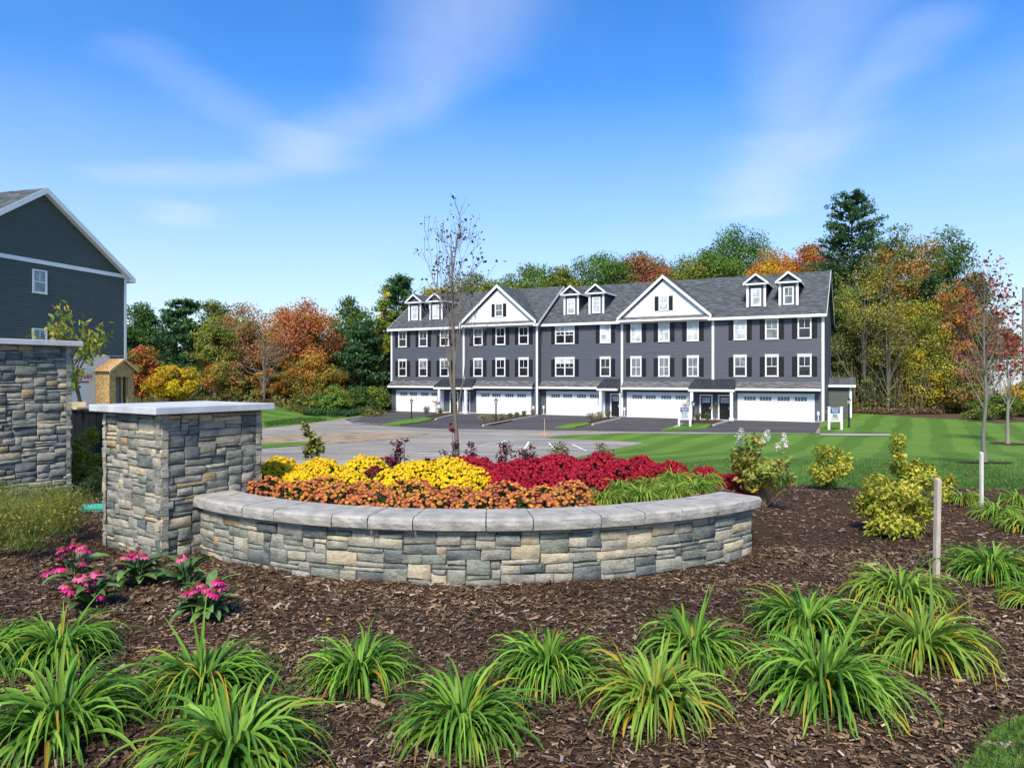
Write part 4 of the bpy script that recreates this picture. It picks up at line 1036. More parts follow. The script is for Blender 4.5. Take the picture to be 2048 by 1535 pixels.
# ------------------------------------------------------------------ daylilies
def lily_mesh(seed, n=130, L0=.62, yellow=.10, pale=0.):
    n = int(n * 1.9)
    rng = np.random.default_rng(seed); Vs, Fs, Cs = [], [], []; o = 0; K = 9
    G0 = np.array([(.09, .21, .018), (.13, .275, .024), (.175, .33, .034), (.22, .37, .045), (.06, .15, .018)]) * (1 - pale) + np.array((.27, .36, .05)) * pale
    for i in range(n):
        az = rng.uniform(0, 2 * math.pi); e0 = math.radians(rng.uniform(46, 88)); Ln = L0 * rng.uniform(.55, 1.1); w = rng.uniform(.0078, .0128)
        up = rng.random() < .018
        bend = rng.uniform(.2, .6) if up else rng.uniform(2.1, 3.3)
        r0 = abs(rng.normal(0, .07)); a2 = az + rng.normal(0, .5)
        p = np.array([math.cos(a2) * r0, math.sin(a2) * r0, -.01]); pts = [p]; e = e0; az_ = az; tw = rng.normal(0, .12)
        kink = rng.integers(3, 8) if rng.random() < .2 else -1
        for k in range(K):
            t = k / (K - 1); e -= bend / K * (.35 + 1.3 * t) + (.7 if k == kink else 0); az_ += tw / K; e = max(e, -1.45)
            p = p + np.array([math.cos(az_) * math.cos(e), math.sin(az_) * math.cos(e), math.sin(e)]) * Ln / K
            if p[2] < .012: p[2] = .012 + rng.uniform(0, .01)
            pts.append(p)
        pts = np.array(pts); d = unit(np.gradient(pts, axis=0)); roll = rng.normal(0, .35)
        side = unit(np.cross(d, np.array([math.cos(az) * .001, math.sin(az) * .001, 1.]))); nn = np.cross(side, d)
        s2 = side * math.cos(roll) + nn * math.sin(roll); n2 = np.cross(s2, d)
        t = np.linspace(0, 1, K + 1)[:, None]; ww = w * np.clip(np.minimum(.55 + t * 2.2, (1 - t) * 2.1), .03, 1) 
        V = np.stack([pts - s2 * ww + n2 * ww * .45, pts, pts + s2 * ww + n2 * ww * .45], 1).reshape(-1, 3)
        F = []
        for k in range(K):
            a = k * 3; F += [(a, a + 1, a + 4, a + 3), (a + 1, a + 2, a + 5, a + 4)]
        g = G0[rng.integers(len(G0))] * rng.uniform(.75, 1.35); c = np.tile(g, (K + 1, 1))
        y = np.array((.50, .36, .03)) if rng.random() < .8 else np.array((.27, .16, .06))
        u = rng.random()
        if u < yellow * .4: c = np.tile(y * rng.uniform(.7, 1.1), (K + 1, 1))
        elif u < yellow: f = np.clip((t - rng.uniform(.45, .75)) * 4, 0, 1); c = c * (1 - f) + y * f
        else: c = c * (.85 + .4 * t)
        Vs.append(V); Fs.append(np.array(F) + o); Cs.append(np.repeat(c, 3, 0)); o += len(V)
    return npmesh('lily_leaves', np.concatenate(Vs), np.concatenate(Fs), np.concatenate(Cs), True)
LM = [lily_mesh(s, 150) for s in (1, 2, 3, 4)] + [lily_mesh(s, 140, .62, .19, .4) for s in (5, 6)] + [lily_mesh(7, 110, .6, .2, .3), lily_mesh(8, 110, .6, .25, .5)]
def lily(px, pyb, k, s, rz, label, group='daylilies in the mulch'):
    z = 0.
    for _ in range(8): Y = 1400 * (CAM_Z - z) / (pyb - 752); x = AT(px, Y); z = hz(x, Y) + .03
    lily_at(x, Y, k, s, rz, label, group)
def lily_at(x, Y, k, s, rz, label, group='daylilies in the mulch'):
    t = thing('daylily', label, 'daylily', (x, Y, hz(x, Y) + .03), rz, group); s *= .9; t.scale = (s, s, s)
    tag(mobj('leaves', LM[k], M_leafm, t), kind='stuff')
lily(118, 1318, 0, .95, .3, 'rear daylily clump at the left edge below the tall coneflowers')
lily(118, 1470, 1, 1.05, 1.3, 'big daylily clump cut by the lower left corner')
lily(-40, 1340, 2, .9, 2.0, 'daylily clump mostly cut off by the left edge')
lily(410, 1385, 2, .95, .8, 'daylily clump between the lower coneflower and the big front clump')
lily(465, 1530, 3, 1.05, 2.2, 'large daylily clump at the bottom, left of centre')
lily(718, 1360, 3, .82, 4.0, 'small upright daylily clump in front of the wall, left of centre')
lily(925, 1465, 0, .92, 5.1, 'daylily clump at the bottom centre with yellow tips')
lily(1098, 1352, 1, .86, 3.6, 'daylily clump with a tall tuft in front of the wall centre')
lily(1310, 1420, 4, .98, 2.9, 'yellowing daylily clump between the centre clump and the broad clump')
lily(1388, 1312, 2, .92, 5.5, 'dark green daylily clump behind the yellowing one')
lily(1615, 1268, 3, 1.02, .2, 'daylily clump just right of the wall end, hindmost of a pair')
lily(1645, 1392, 1, 1.12, 4.4, 'broad green daylily clump right of centre, front of a pair')
lily(1800, 1205, 5, 1.05, 1.9, 'pale daylily clump in front of the bare wooden stake')
lily(1842, 1312, 4, 1.1, .7, 'yellow green daylily clump arching over mulch at the right')
lily(1985, 1155, 0, 1.05, 3.1, 'daylily clump right of the bare wooden stake')
lily(2072, 1215, 5, .7, 5.0, 'pale daylily clump cut by the right edge')
lily(1925, 1008, 7, .78, 1.1, 'far daylily clump beside the lawn, left of the pale stake')
lily(1995, 1038, 6, .85, 2.1, 'daylily clump just right of the pale wooden stake')
lily(2050, 1062, 7, .85, 4.2, 'daylily clump at the right edge below the red leaved tree')
lily(2040, 1010, 6, .75, 0.2, 'rearmost daylily clump beside the lawn at the right edge')
for i, (x, y, k, lb) in enumerate([(.98, 7.32, 7, 'daylily beside the orange mums behind the wall'), (1.4, 7.55, 6, 'bright daylily behind the wall, second from the orange mums'), (1.78, 7.78, 7, 'daylily behind the wall, third from the orange mums'),
        (2.12, 8.1, 6, 'daylily behind the wall near its right end'), (1.22, 8.02, 6, 'rear daylily in front of the red mums'), (1.68, 8.28, 7, 'rear daylily behind the bright clump, in front of red mums'), (2.35, 8.6, 7, 'yellowish rear daylily left of the white flowered shrub'), (2.05, 8.75, 6, 'hindmost daylily against the last red mums')]):
    lily_at(x, y, k, .68, i * 1.3, lb, 'daylilies behind the wall')

# ------------------------------------------------------------------ chrysanthemum mounds
def dome_pts(rng, n, R0, Hh, lump):
    ph = rng.uniform(0, 2 * math.pi, n); ct = rng.random(n) ** .75; st = np.sqrt(1 - ct ** 2)
    d = np.stack([np.cos(ph) * st, np.sin(ph) * st, ct], 1)
    k = 1 + lump * (np.sin(ph * 3 + 1) * np.sin(ct * 5) + .5 * np.sin(ph * 7 + ct * 6))
    return d * np.array([R0, R0, Hh]) * k[:, None], unit(d * np.array([1 / R0, 1 / R0, 1 / Hh]))
def mum_mesh(seed, n, pal, rs, gap=0.):
    rng = np.random.default_rng(seed); P, Nn = dome_pts(rng, n, .33, .34, .05)
    if gap:
        ph = np.arctan2(P[:, 1], P[:, 0]); keep = (np.sin(ph * 2.3 + seed) * np.sin(P[:, 2] * 17 + ph * 3) < 1 - gap * 1.2); P, Nn = P[keep], Nn[keep]; n = len(P)
    P = P * rng.uniform(.93, 1.05, (n, 1)); Nn = unit(Nn + rng.normal(0, .3, (n, 3)))
    r = rs * rng.uniform(.7, 1.2, n)
    a = unit(np.cross(Nn, rng.normal(size=(n, 3)))); b = np.cross(Nn, a); m = 6
    V = np.empty((n, 2 * m + 1, 3)); ang = np.arange(m) * 2 * math.pi / m
    for k in range(m):
        rad = a * math.cos(ang[k]) + b * math.sin(ang[k])
        V[:, k] = P + (rad * 1.0 - Nn * .25) * r[:, None]; V[:, m + k] = P + (rad * .62 + Nn * .42) * r[:, None]
    V[:, 2 * m] = P + Nn * r[:, None] * .62
    base = np.arange(n)[:, None] * (2 * m + 1)
    F = [base + np.array([[k, (k + 1) % m, m + (k + 1) % m, m + k]]) for k in range(m)] + [base + np.array([[m + 2 * k, m + 2 * k + 1, m + (2 * k + 2) % m, 2 * m]]) for k in range(3)]
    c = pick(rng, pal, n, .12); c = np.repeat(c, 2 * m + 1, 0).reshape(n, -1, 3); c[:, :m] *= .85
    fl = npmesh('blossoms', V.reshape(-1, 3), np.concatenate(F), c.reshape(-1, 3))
    q = 420; P, Nn = dome_pts(rng, q, .31, .31, .05); P *= rng.uniform(.72, 1.0, (q, 1))
    lv = leaves(rng, P, rng.uniform(.035, .065, q), pick(rng, [(.03, .07, .018), (.05, .10, .02), (.02, .05, .015)], q, .2), .6, Nn, .5)
    return fl, npmesh('mum_leaves', *lv)
YEL = [(.83, .58, .012), (.80, .52, .008), (.78, .48, .01)]; ORA = [(.54, .17, .055), (.60, .22, .045), (.48, .135, .065), (.64, .30, .045), (.42, .11, .06)]
RED = [(.40, .008, .028), (.32, .006, .022), (.48, .014, .04), (.25, .006, .018)]; DRD = [(.13, .008, .022), (.20, .012, .03), (.09, .01, .02)]
MUM = {'yellow': [mum_mesh(s, 760, YEL, .0215, .08) for s in (1, 2, 3)], 'orange': [mum_mesh(s, 340, ORA, .0215, .2) for s in (4, 5, 6)],
       'red': [mum_mesh(s, 700, RED, .021, .05) for s in (7, 8, 9)], 'dark red': [mum_mesh(10, 420, DRD, .018, .1)]}
ORD = ['first', 'second', 'third', 'fourth', 'fifth', 'sixth', 'seventh', 'eighth', 'ninth', 'tenth']
mr = random.Random(4)
def mum_row(col, row, pts, start='from the pillar'):
    for i, (x, y, s) in enumerate(pts):
        x += mr.uniform(-.03, .03); y += mr.uniform(-.03, .03)
        lb = f'{col} chrysanthemum mound, {ORD[i]} {start} in the {row} {col} row'
        t = thing('chrysanthemum', lb, 'flowers', (x, y, hz(x, y) - .03), mr.uniform(0, 6.28), f'{col} chrysanthemum mounds')
        s2 = s * mr.uniform(.92, 1.08); s3 = s2 * {'orange': 1.0, 'yellow': 1.0}.get(col, .94); t.scale = (s3 * mr.uniform(.95, 1.08), s3 * mr.uniform(.95, 1.08), s2 * mr.uniform(.95, 1.12) * {'yellow': .98, 'orange': .84, 'red': .92}.get(col, 1))
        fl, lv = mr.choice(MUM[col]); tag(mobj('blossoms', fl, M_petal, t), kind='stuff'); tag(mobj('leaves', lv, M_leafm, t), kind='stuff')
def pol(r, deg): a = R(deg); return (WCX + r * math.sin(a), WCY - r * math.cos(a))
mum_row('orange', 'front', [pol(3.34, a) + (1.04,) for a in (-43, -34, -25.5, -17, -8.5, 0, 8, 14.5)])
mum_row('orange', 'back', [pol(2.82, a) + (1.0,) for a in (-36, -25, -14, -4, 6, 14, 20)])
mum_row('yellow', 'front', [(-2.45, 8.02, .95), (-1.86, 7.95, 1.0), (-1.28, 7.88, .95), (-.66, 7.92, 1.08)])
mum_row('yellow', 'middle', [(-2.85, 8.4, 1.0), (-2.25, 8.38, 1.05), (-1.0, 8.3, 1.1), (-.48, 8.35, 1.0)])
mum_row('yellow', 'back', [(-3.0, 8.95, .95), (-2.45, 8.95, 1.0), (-1.85, 8.9, 1.05), (-1.3, 8.9, 1.02), (-.8, 8.9, 1.0)])
mum_row('dark red', 'yellow bordered', [(-1.58, 8.28, .95)])
mum_row('dark red', 'rear', [(-1.75, 9.6, .95), (-1.15, 9.65, .9)])
mum_row('red', 'front', [(.02, 7.85, 1.0), (.48, 7.9, 1.0), (.9, 8.1, .95)])
mum_row('red', 'second', [(-.25, 8.45, 1.02), (.3, 8.45, 1.05), (.85, 8.6, 1.0), (1.4, 8.75, .95), (1.9, 9.2, .8)])
mum_row('red', 'third', [(-.45, 9.1, 1.05), (.1, 9.1, 1.0), (.65, 9.15, 1.05), (1.2, 9.25, 1.05), (1.72, 9.4, 1.0)])
mum_row('red', 'back', [(-.65, 9.75, 1.0), (-.1, 9.75, .95), (.45, 9.75, 1.0), (1.0, 9.8, 1.0), (1.55, 9.9, .9), (2.2, 9.6, .9), (2.65, 9.5, .9), (3.1, 9.6, 1.0)])

# ------------------------------------------------------------------ coneflowers
def cone_flower_meshes():
    rng = np.random.default_rng(31); out = []
    for v in range(3):
        m = MB(); n = 13
        for i in range(n):
            a = 2 * math.pi * i / n + rng.normal(0, .08); dr = rng.uniform(.25, .8); L_ = rng.uniform(.036, .046); w = .0075
            d = Vector((math.cos(a), math.sin(a), 0)); s = Vector((-math.sin(a), math.cos(a), 0)); p = []
            for t, k in ((.0, .7), (.5, 1.15), (.85, .9), (1, .3)):
                q = d * (.012 + L_ * t * math.cos(dr * t)) + Vector((0, 0, -L_ * t * math.sin(dr) * t)); p.append((q - s * w * k, q + s * w * k))
            for (a0, b0), (a1, b1) in zip(p, p[1:]): m.poly(a0, b0, b1, a1)
        me = bpy.data.meshes.new('flower'); me.from_pydata(m.v, [], m.f); out.append(me)
    return out
PINK = [M('pink_petals', c, .5, .15, 30) for c in ((.56, .02, .17), (.46, .025, .15), (.58, .09, .20))]
M_cone = M('flower_cone', (.16, .045, .02), .7, .3, 60, .5, 300)
FLW = [(f, PINK[i]) for i, f in enumerate(cone_flower_meshes())]
CONE = lathe([(.017, -.004), (.02, .006), (.016, .018), (.007, .025)], 8).mesh('cone')
def big_leaf(seed):
    rng = np.random.default_rng(seed); V = []; F = []; K = 6; L_ = .2; w = .034; dr = rng.uniform(.6, 1.3); p = Vector((0, 0, 0)); e = .7
    for k in range(K + 1):
        t = k / K; ww = w * max(.08, math.sin(math.pi * min(1, (t * .92 + .06))) ** .8)
        for q in (-1, 0, 1): V.append((p.x, q * ww, p.z + abs(q) * ww * .4))
        p = p + Vector((math.cos(e), 0, math.sin(e))) * L_ / K; e -= dr * 1.5 / K
    for k in range(K):
        a = k * 3; F += [(a, a + 1, a + 4, a + 3), (a + 1, a + 2, a + 5, a + 4)]
    return V, F
M_cleaf = [M('coneflower_leaf', (.055, .12, .03), .5, .3, 20, .4, 60), M('coneflower_leaf_pale', (.11, .20, .05), .5, .3, 20, .4, 60)]
CL = []
for s in range(4):
    V, F = big_leaf(s); me = bpy.data.meshes.new('leaf'); me.from_pydata(V, [], F); me.polygons.foreach_set('use_smooth', [True] * len(F)); me.materials.append(M_cleaf[s % 2]); CL.append(me)
def coneflower(px, pyb, spread, hgt, flowers, nl, label, seed):
    rng = random.Random(seed); Y = 1400 * CAM_Z / (pyb - 752); x0 = AT(px, Y)
    t = thing('coneflower', label, 'flowers', (x0, Y, .03), 0, 'pink coneflowers by the short pillar'); parts = []
    for i in range(nl):
        a = rng.uniform(0, 6.28); zz = rng.uniform(.02, hgt * .72); r = rng.uniform(.01, .06) + .03 * zz
        o = mobj('leaf', rng.choice(CL), None, t, (math.cos(a) * r, math.sin(a) * r, zz), (rng.uniform(-.3, .3), rng.uniform(-.5, .3), a)); k = rng.uniform(.7, 1.15); o.scale = (k * spread, k * spread, k)
    for (fx, fy, spent) in flowers:                          # heads at photo offsets from the foot
        X = (fx - px) / 1400 * Y; z = (pyb - fy) / 1400 * Y; yy = rng.uniform(-.10, .06)
        z = (CAM_Z - .03) - (fy - 752) / 1400 * (Y + yy); X = AT(fx, Y + yy) - x0
        parts.append(tube([(X * .15, yy * .2, .02), (X * .5, yy * .5, z * .5), (X * .9, yy * .95, z * .85), (X, yy, z)], [.0045, .004, .0035, .003], 5, (.10, .16, .05)))
        tilt = (rng.uniform(-.1, .45), rng.uniform(-.3, .3), rng.uniform(0, 6))
        if not spent:
            fm, pm = rng.choice(FLW); o = bpy.data.objects.new('flower', fm); link(o, t)
            if not fm.materials: fm.materials.append(pm)
            o.location = (X, yy, z); o.rotation_euler = tilt; k = rng.uniform(1.0, 1.35); o.scale = (k, k, k); mobj('cone', CONE, M_cone, o)
        else: o = mobj('seed_head', CONE, M_cone, t, (X, yy, z), tilt)
    V, F, c = cat(parts); tag(mobj('stems', npmesh('stems', V, F, c), M_stem, t), kind='stuff')
coneflower(152, 1196, 1.0, .34, [(125, 1099, 0), (147, 1090, 0), (160, 1092, 0), (172, 1098, 0), (128, 1115, 0), (167, 1120, 0), (122, 1133, 0), (96, 1142, 0), (148, 1082, 1)], 24, 'tall pink coneflower clump nearest the ferny shrubs', 1)
coneflower(182, 1222, 1.0, .24, [(196, 1145, 0), (133, 1168, 0), (150, 1170, 0), (158, 1152, 0), (180, 1162, 0), (172, 1180, 0), (183, 1182, 0), (200, 1188, 0), (140, 1178, 0)], 26, 'low pink coneflower clump in front of the tall one', 2)
coneflower(275, 1178, 1.15, .2, [(262, 1105, 0), (272, 1108, 0), (252, 1112, 0), (240, 1122, 0), (290, 1112, 0), (241, 1136, 0), (277, 1098, 1)], 32, 'pink coneflower with broad leaves at the pillar corner', 3)
coneflower(372, 1184, 1.0, .2, [(361, 1115, 0), (390, 1100, 1), (408, 1136, 1), (418, 1148, 1)], 26, 'coneflower with one pink bloom beside the stone wall', 4)
coneflower(415, 1246, 1.05, .26, [(436, 1160, 0), (397, 1168, 0), (412, 1175, 0), (374, 1184, 0), (397, 1190, 0), (427, 1185, 0), (440, 1170, 0), (385, 1180, 0)], 34, 'pink coneflower clump standing alone in front of the wall', 5)

# ------------------------------------------------------------------ shrubs in the bed
def shrub(name, label, catg, x, y, n, size, rx, rz, zc, pal, stems=8, aspect=.4, group=None, seed=1, extra=None, up=.3, clump=14, rc=.4, scol=(.12, .09, .06), axis_up=False):
    rng = np.random.default_rng(seed); z0 = hz(x, y) + .02
    t = thing(name, label, catg, (x, y, z0), 0, group)
    cc = unit(rng.normal(size=(clump, 3))) * (rng.random((clump, 1)) ** .45) * np.array([rx, rx, rz]) * (1 - rc * .55) + np.array([0, 0, zc])
    if extra: cc = np.concatenate([cc, np.array(extra)])
    k = rng.integers(0, len(cc), n); d = unit(rng.normal(size=(n, 3)))
    P = cc[k] + d * (rng.random((n, 1)) ** .5) * rx * rc; P[:, 2] = np.maximum(P[:, 2], .02)
    out = unit(P - np.array([0, 0, zc * .6]))
    c = pick(rng, pal, n, .16) * (rng.uniform(.75, 1.25, len(cc))[k])[:, None]
    lv = leaves(rng, P, size * rng.uniform(.7, 1.25, n), np.clip(c, .004, .8), aspect, unit(out + np.array([0, 0, .6])), .55, out if not axis_up else np.tile([0, 0, 1.], (n, 1)), .55)
    o = mobj('leaves', npmesh('leaves', *lv), M_leafm, t); tag(o, kind='stuff')
    if stems:
        ps = []
        for i in range(stems):
            e = cc[rng.integers(len(cc))] * rng.uniform(.8, 1.05); b = rng.normal(0, .03, 3) * [1, 1, 0]
            m = (e + b) * .5 + rng.normal(0, .03, 3); ps.append(tube([b, m, e], [.009, .006, .003], 5, scol))
        tag(mobj('stems', npmesh('stems', *cat(ps)), M_stem, t), kind='stuff')
    return t
PIE = [(.46, .48, .04), (.54, .52, .05), (.34, .40, .035), (.58, .52, .10), (.22, .29, .03), (.52, .40, .07)]
shrub('pieris', 'rounded yellow green shrub nearest the bare wooden stake', 'shrub', AT(1785, 7.75), 7.75, 3600, .07, .43, .37, .33, PIE, 8, .36, 'yellow green shrubs', 2, clump=40, rc=.30)
shrub('pieris', 'yellow green shrub with a tall spire behind the rounded one', 'shrub', AT(1842, 9.0), 9.0, 3000, .07, .42, .40, .42, PIE, 8, .36, 'yellow green shrubs', 3, extra=[(-.30, 0, .95), (-.30, 0, .85), (-.28, 0, .72), (-.22, 0, .6)], clump=22, rc=.26)
shrub('pieris', 'small yellow green shrub standing by the edge of the lawn', 'shrub', AT(1655, 11.0), 11.0, 2600, .07, .38, .40, .38, PIE, 8, .36, 'yellow green shrubs', 4, clump=20, rc=.32)
shrub('pieris', 'yellow green shrub in front of the black board panel', 'shrub', AT(172, 10.9), 10.9, 2800, .075, .38, .42, .44, PIE, 8, .36, 'yellow green shrubs', 5, extra=[(.09, 0, .9), (.08, 0, .8)], clump=20, rc=.32)
shrub('feathery_shrub', 'dark feathery shrub against the left side of the short pillar', 'shrub', AT(191, 9.5), 9.5, 1400, .06, .20, .24, .25, [(.04, .07, .025), (.06, .09, .03)], 5, .12, None, 6, clump=14, rc=.5, axis_up=True)
HYD = [(.22, .33, .05), (.30, .38, .06), (.17, .26, .04), (.38, .33, .06), (.45, .27, .07)]
hx, hy = AT(1525, 9.0), 9.0
hyd = shrub('hydrangea', 'loose hydrangea with white flower heads right of the wall end', 'shrub', hx, hy, 1900, .08, .44, .44, .50, HYD, 22, .45, None, 7, clump=30, rc=.30, scol=(.26, .18, .09))
def panicles():
    rng = np.random.default_rng(12)
    for fx, fy, s in ((1481, 866, 1.1), (1479, 882, .85), (1533, 870, 1.15), (1526, 884, .8), (1568, 876, 1.0), (1507, 876, .7), (1556, 893, .7), (1520, 903, .55), (1571, 890, .6)):
        yy = hy + rng.uniform(-.15, .1); x = AT(fx, yy) - hx; z = CAM_Z - (fy - 752) / 1400 * yy - hz(hx, hy) - .02; n = 130
        h = rng.random(n); r = .062 * (1 - h * .7) * np.sqrt(rng.random(n)) * s; a = rng.uniform(0, 6.28, n)
        P = np.stack([r * np.cos(a), r * np.sin(a), (h - .5) * .13 * s], 1)
        lv = leaves(rng, P, rng.uniform(.018, .03, n), pick(rng, [(.74, .72, .58), (.78, .76, .68), (.66, .66, .44)], n, .06), .9, unit(P + 1e-4), .6)
        mobj('flower_head', npmesh('flower_head', *lv), M_petal, hyd, (x, yy - hy, z), (rng.normal(0, .25), rng.normal(0, .25), 0))
    ps = [tube([(0, 0, 0), (rng.normal(0, .08), rng.normal(0, .08), .25), (rng.uniform(-.35, .35), rng.uniform(-.25, .25), rng.uniform(.3, .5))], [.008, .006, .002], 5, (.28, .2, .12)) for _ in range(16)]
    tag(mobj('bare_stems', npmesh('bare_stems', *cat(ps)), M_stem, hyd), kind='stuff')
    lv = leaves(rng, rng.normal(0, 1, (10, 3)) * [.25, .15, .05] + [0, -.1, .25], np.full(10, .11), pick(rng, [(.55, .33, .04)], 10, .1), .6)
    tag(mobj('yellow_leaves', npmesh('yellow_leaves', *lv), M_leafm, hyd), kind='stuff')
panicles()
BUR = [(.10, .012, .025), (.15, .018, .03), (.07, .012, .02)]
for px, y, s, lb in ((803, 10.6, 1, 'low burgundy shrub behind the yellow mums'), (902, 10.9, 1.0, 'burgundy shrub at the foot of the bare young tree'), (945, 10.7, .7, 'small burgundy shrub right of the bare young tree'), (1012, 10.8, 1, 'burgundy twig shrub behind the red mums, nearest the bare tree'), (1060, 10.8, .95, 'burgundy twig shrub farthest from the bare tree')):
    shrub('burgundy_shrub', lb, 'shrub', AT(px, y), y, int(230 * s), .055, .22 * s, .24, .5, BUR, 9, .5, 'burgundy shrubs behind the mums', px, clump=12, rc=.35, scol=(.10, .04, .04))
shrub('red_sprig', 'bright red leafy sprig in front of the bare tree trunk', 'shrub', AT(905, 10.6), 10.6, 90, .05, .07, .14, .85, [(.38, .02, .05), (.28, .02, .04)], 3, .5, None, 91, clump=5, rc=.5)
for px, y, s, lb in ((1122, 10.7, 1, 'thin olive shrub behind the red mums by the lawn'), (1205, 10.6, .8, 'smaller olive shrub behind the red mums, farther along the lawn')):
    shrub('olive_shrub', lb, 'shrub', AT(px, y), y, int(260 * s), .05, .26 * s, .16, .52, [(.20, .19, .06), (.14, .15, .04), (.25, .18, .07)], 8, .5, 'olive shrubs', px, clump=12, rc=.35)
shrub('olive_green_shrub', 'upright olive green shrub behind the yellow mums near the pillar', 'shrub', AT(622, 10.4), 10.4, 520, .075, .24, .27, .56, [(.22, .25, .04), (.15, .19, .03), (.30, .28, .05), (.18, .12, .04)], 8, .55, None, 66, clump=14, rc=.34, extra=[(-.08, 0, .84)])
def ferny(px, py, s, label, seed):
    Y = 1400 * CAM_Z / (py - 752); rng = np.random.default_rng(seed); t = thing('tickseed', label, 'shrub', (AT(px, Y), Y, .03), 0, 'ferny shrubs below the tall pillar'); t.scale = (1, 1, 1.22)
    n = 2600; b = rng.normal(0, .07, (n, 3)) * [1, 1, 0]; d = unit(np.stack([rng.normal(0, .30, n), rng.normal(0, .30, n), np.ones(n)], 1)); L_ = rng.uniform(.12, .52, n)[:, None] * s
    P = b + d * L_; c = pick(rng, [(.16, .22, .04), (.21, .26, .045), (.11, .16, .03), (.26, .27, .05)], n, .2)
    lv = leaves(rng, P, rng.uniform(.035, .075, n), c, .09, None, 0, unit(d + rng.normal(0, .45, (n, 3))), .85)
    k = 420; d2 = unit(np.stack([rng.normal(0, .42, k), rng.normal(0, .42, k), np.ones(k)], 1)); P2 = rng.normal(0, .07, (k, 3)) * [1, 1, 0] + d2 * (rng.uniform(.36, .49, k)[:, None]) * s
    fl = leaves(rng, P2, rng.uniform(.014, .024, k), pick(rng, [(.48, .36, .03), (.40, .27, .04), (.30, .28, .04)], k, .15), .8)
    tag(mobj('fronds', npmesh('fronds', *cat([lv, fl])), M_leafm, t), kind='stuff')
for i, (px, py, s, lb) in enumerate(((15, 1085, 1.0, 'ferny yellow tipped shrub at the left edge, hindmost'), (58, 1130, 1.0, 'ferny shrub nearest the camera below the tall pillar'), (95, 1078, .95, 'ferny shrub in the middle against the tall pillar'), (128, 1092, .92, 'ferny shrub nearest the short pillar'), (-10, 1125, 1.0, 'ferny shrub cut by the left edge'))): ferny(px, py, s, lb, 40 + i)
def island_plants():
    rng = np.random.default_rng(17)
    for i, (px, py, h, w, pal, lb) in enumerate([(966, 849, .75, .5, 0, 'tan grass tuft at the street end of the mulch strip'), (985, 846, .7, .45, 0, 'second tan grass tuft of the mulch strip'), (1004, 843, .6, .45, 0, 'third tan grass tuft, right of the lamp post'), (1020, 839.5, .5, .4, 1, 'fourth grass tuft of the mulch strip'),
            (1034, 837, .5, .4, 1, 'fifth grass tuft of the mulch strip'), (1048, 834.5, .55, .4, 1, 'sixth grass tuft of the mulch strip'), (1066, 832, .6, .5, 0, 'grass tuft nearest the wall in the mulch strip'), (853, 832, .9, .6, 1, 'green grass tuft left of the thin red shrub'), (880, 831, .7, .5, 1, 'grass tuft right of the thin red shrub'),
            (1183, 845, .8, .7, 0, 'wide tan grass tuft in the third island'), (1200, 842, .8, .7, 0, 'tan grass tuft behind the wide one in the third island'), (1216, 838.5, .8, .5, 1, 'grass tuft nearest the single door'), (1395, 846, .8, .5, 1, 'grass tuft right of the lamp by the model home sign'), (1415, 845, .75, .5, 1, 'grass tuft in front of the double doors'), (1650, 842, 1.0, .6, 0, 'tan grass tuft at the building corner by the sales sign')]):
        x, y = PX(px, py); n = 260; t = thing('grass_tuft', lb, 'ornamental grass', (x, y, G + .12), 0, 'grass tufts by the driveways')
        d = unit(np.stack([rng.normal(0, .45, n) * w, rng.normal(0, .45, n) * w, np.ones(n)], 1)); P = d * (rng.uniform(.2, .9, n)[:, None]) * h + rng.normal(0, .08, (n, 3)) * [1, 1, 0]
        P[:, 2] = np.maximum(P[:, 2], .05)
        lv = leaves(rng, P, rng.uniform(.2, .35, n), pick(rng, [[(.40, .31, .16), (.32, .24, .11), (.25, .22, .08)], [(.16, .20, .05), (.25, .23, .08), (.12, .15, .04)]][pal], n, .2), .14, None, 0, d, .8)
        tag(mobj('blades', npmesh('blades', *lv), M_leafm, t), kind='stuff')
    for px, py, lb, pal in ((871, 829, 'thin red leaved shrub in the mulch by the first garage', [(.30, .08, .05), (.2, .1, .05)]), (1375, 841, 'thin orange shrub beside the double entry doors', [(.45, .18, .05), (.25, .2, .06)]), (1431, 842, 'small olive shrub before the double entry doors', [(.16, .17, .05)])):
        x, y = PX(px, py); t = shrub('island_shrub', lb, 'shrub', x, y, 130, .14, .55, .6, 1.15, pal, 10, .6, None, px, clump=12, rc=.4)
    x, y = PX(772, 832); shrub('grassy_shrub', 'low green and tan planting left of the first driveway', 'shrub', x - 1.2, y, 700, .3, 1.4, .45, .45, [(.14, .2, .04), (.2, .2, .06), (.28, .22, .09)], 0, .25, None, 5, clump=16, rc=.4)
island_plants()

# ------------------------------------------------------------------ trees
def grow(rng, segs, tips, p, d, L_, r, lvl, maxl, up=.25, spread=.5, kids=3, col=(.2, .17, .13), nseg=5, wig=.08, taper=.35):
    pts = [p]; rr = [r]; k = 5
    for i in range(k):
        d = unit(d + rng.normal(0, wig, 3) + np.array([0, 0, up * .25])); p = p + d * L_ / k; pts.append(p); rr.append(max(r * (1 - (1 - taper) * (i + 1) / k), .003))
    segs.append(tube(pts, rr, nseg, col))
    if lvl >= maxl: tips.append((pts[-1], d)); tips.append((pts[-3], d)); return
    for q in range(kids):
        i = rng.integers(2, k + 1); az = rng.uniform(0, 6.283); a = unit(np.cross(d, rng.normal(size=3))); nd = unit(d * (1 - spread) + a * spread + np.array([0, 0, up]))
        grow(rng, segs, tips, pts[i], nd, L_ * rng.uniform(.5, .75), max(rr[i] * .62, .003), lvl + 1, maxl, up, spread, kids, col, max(4, nseg - 1), wig, taper)
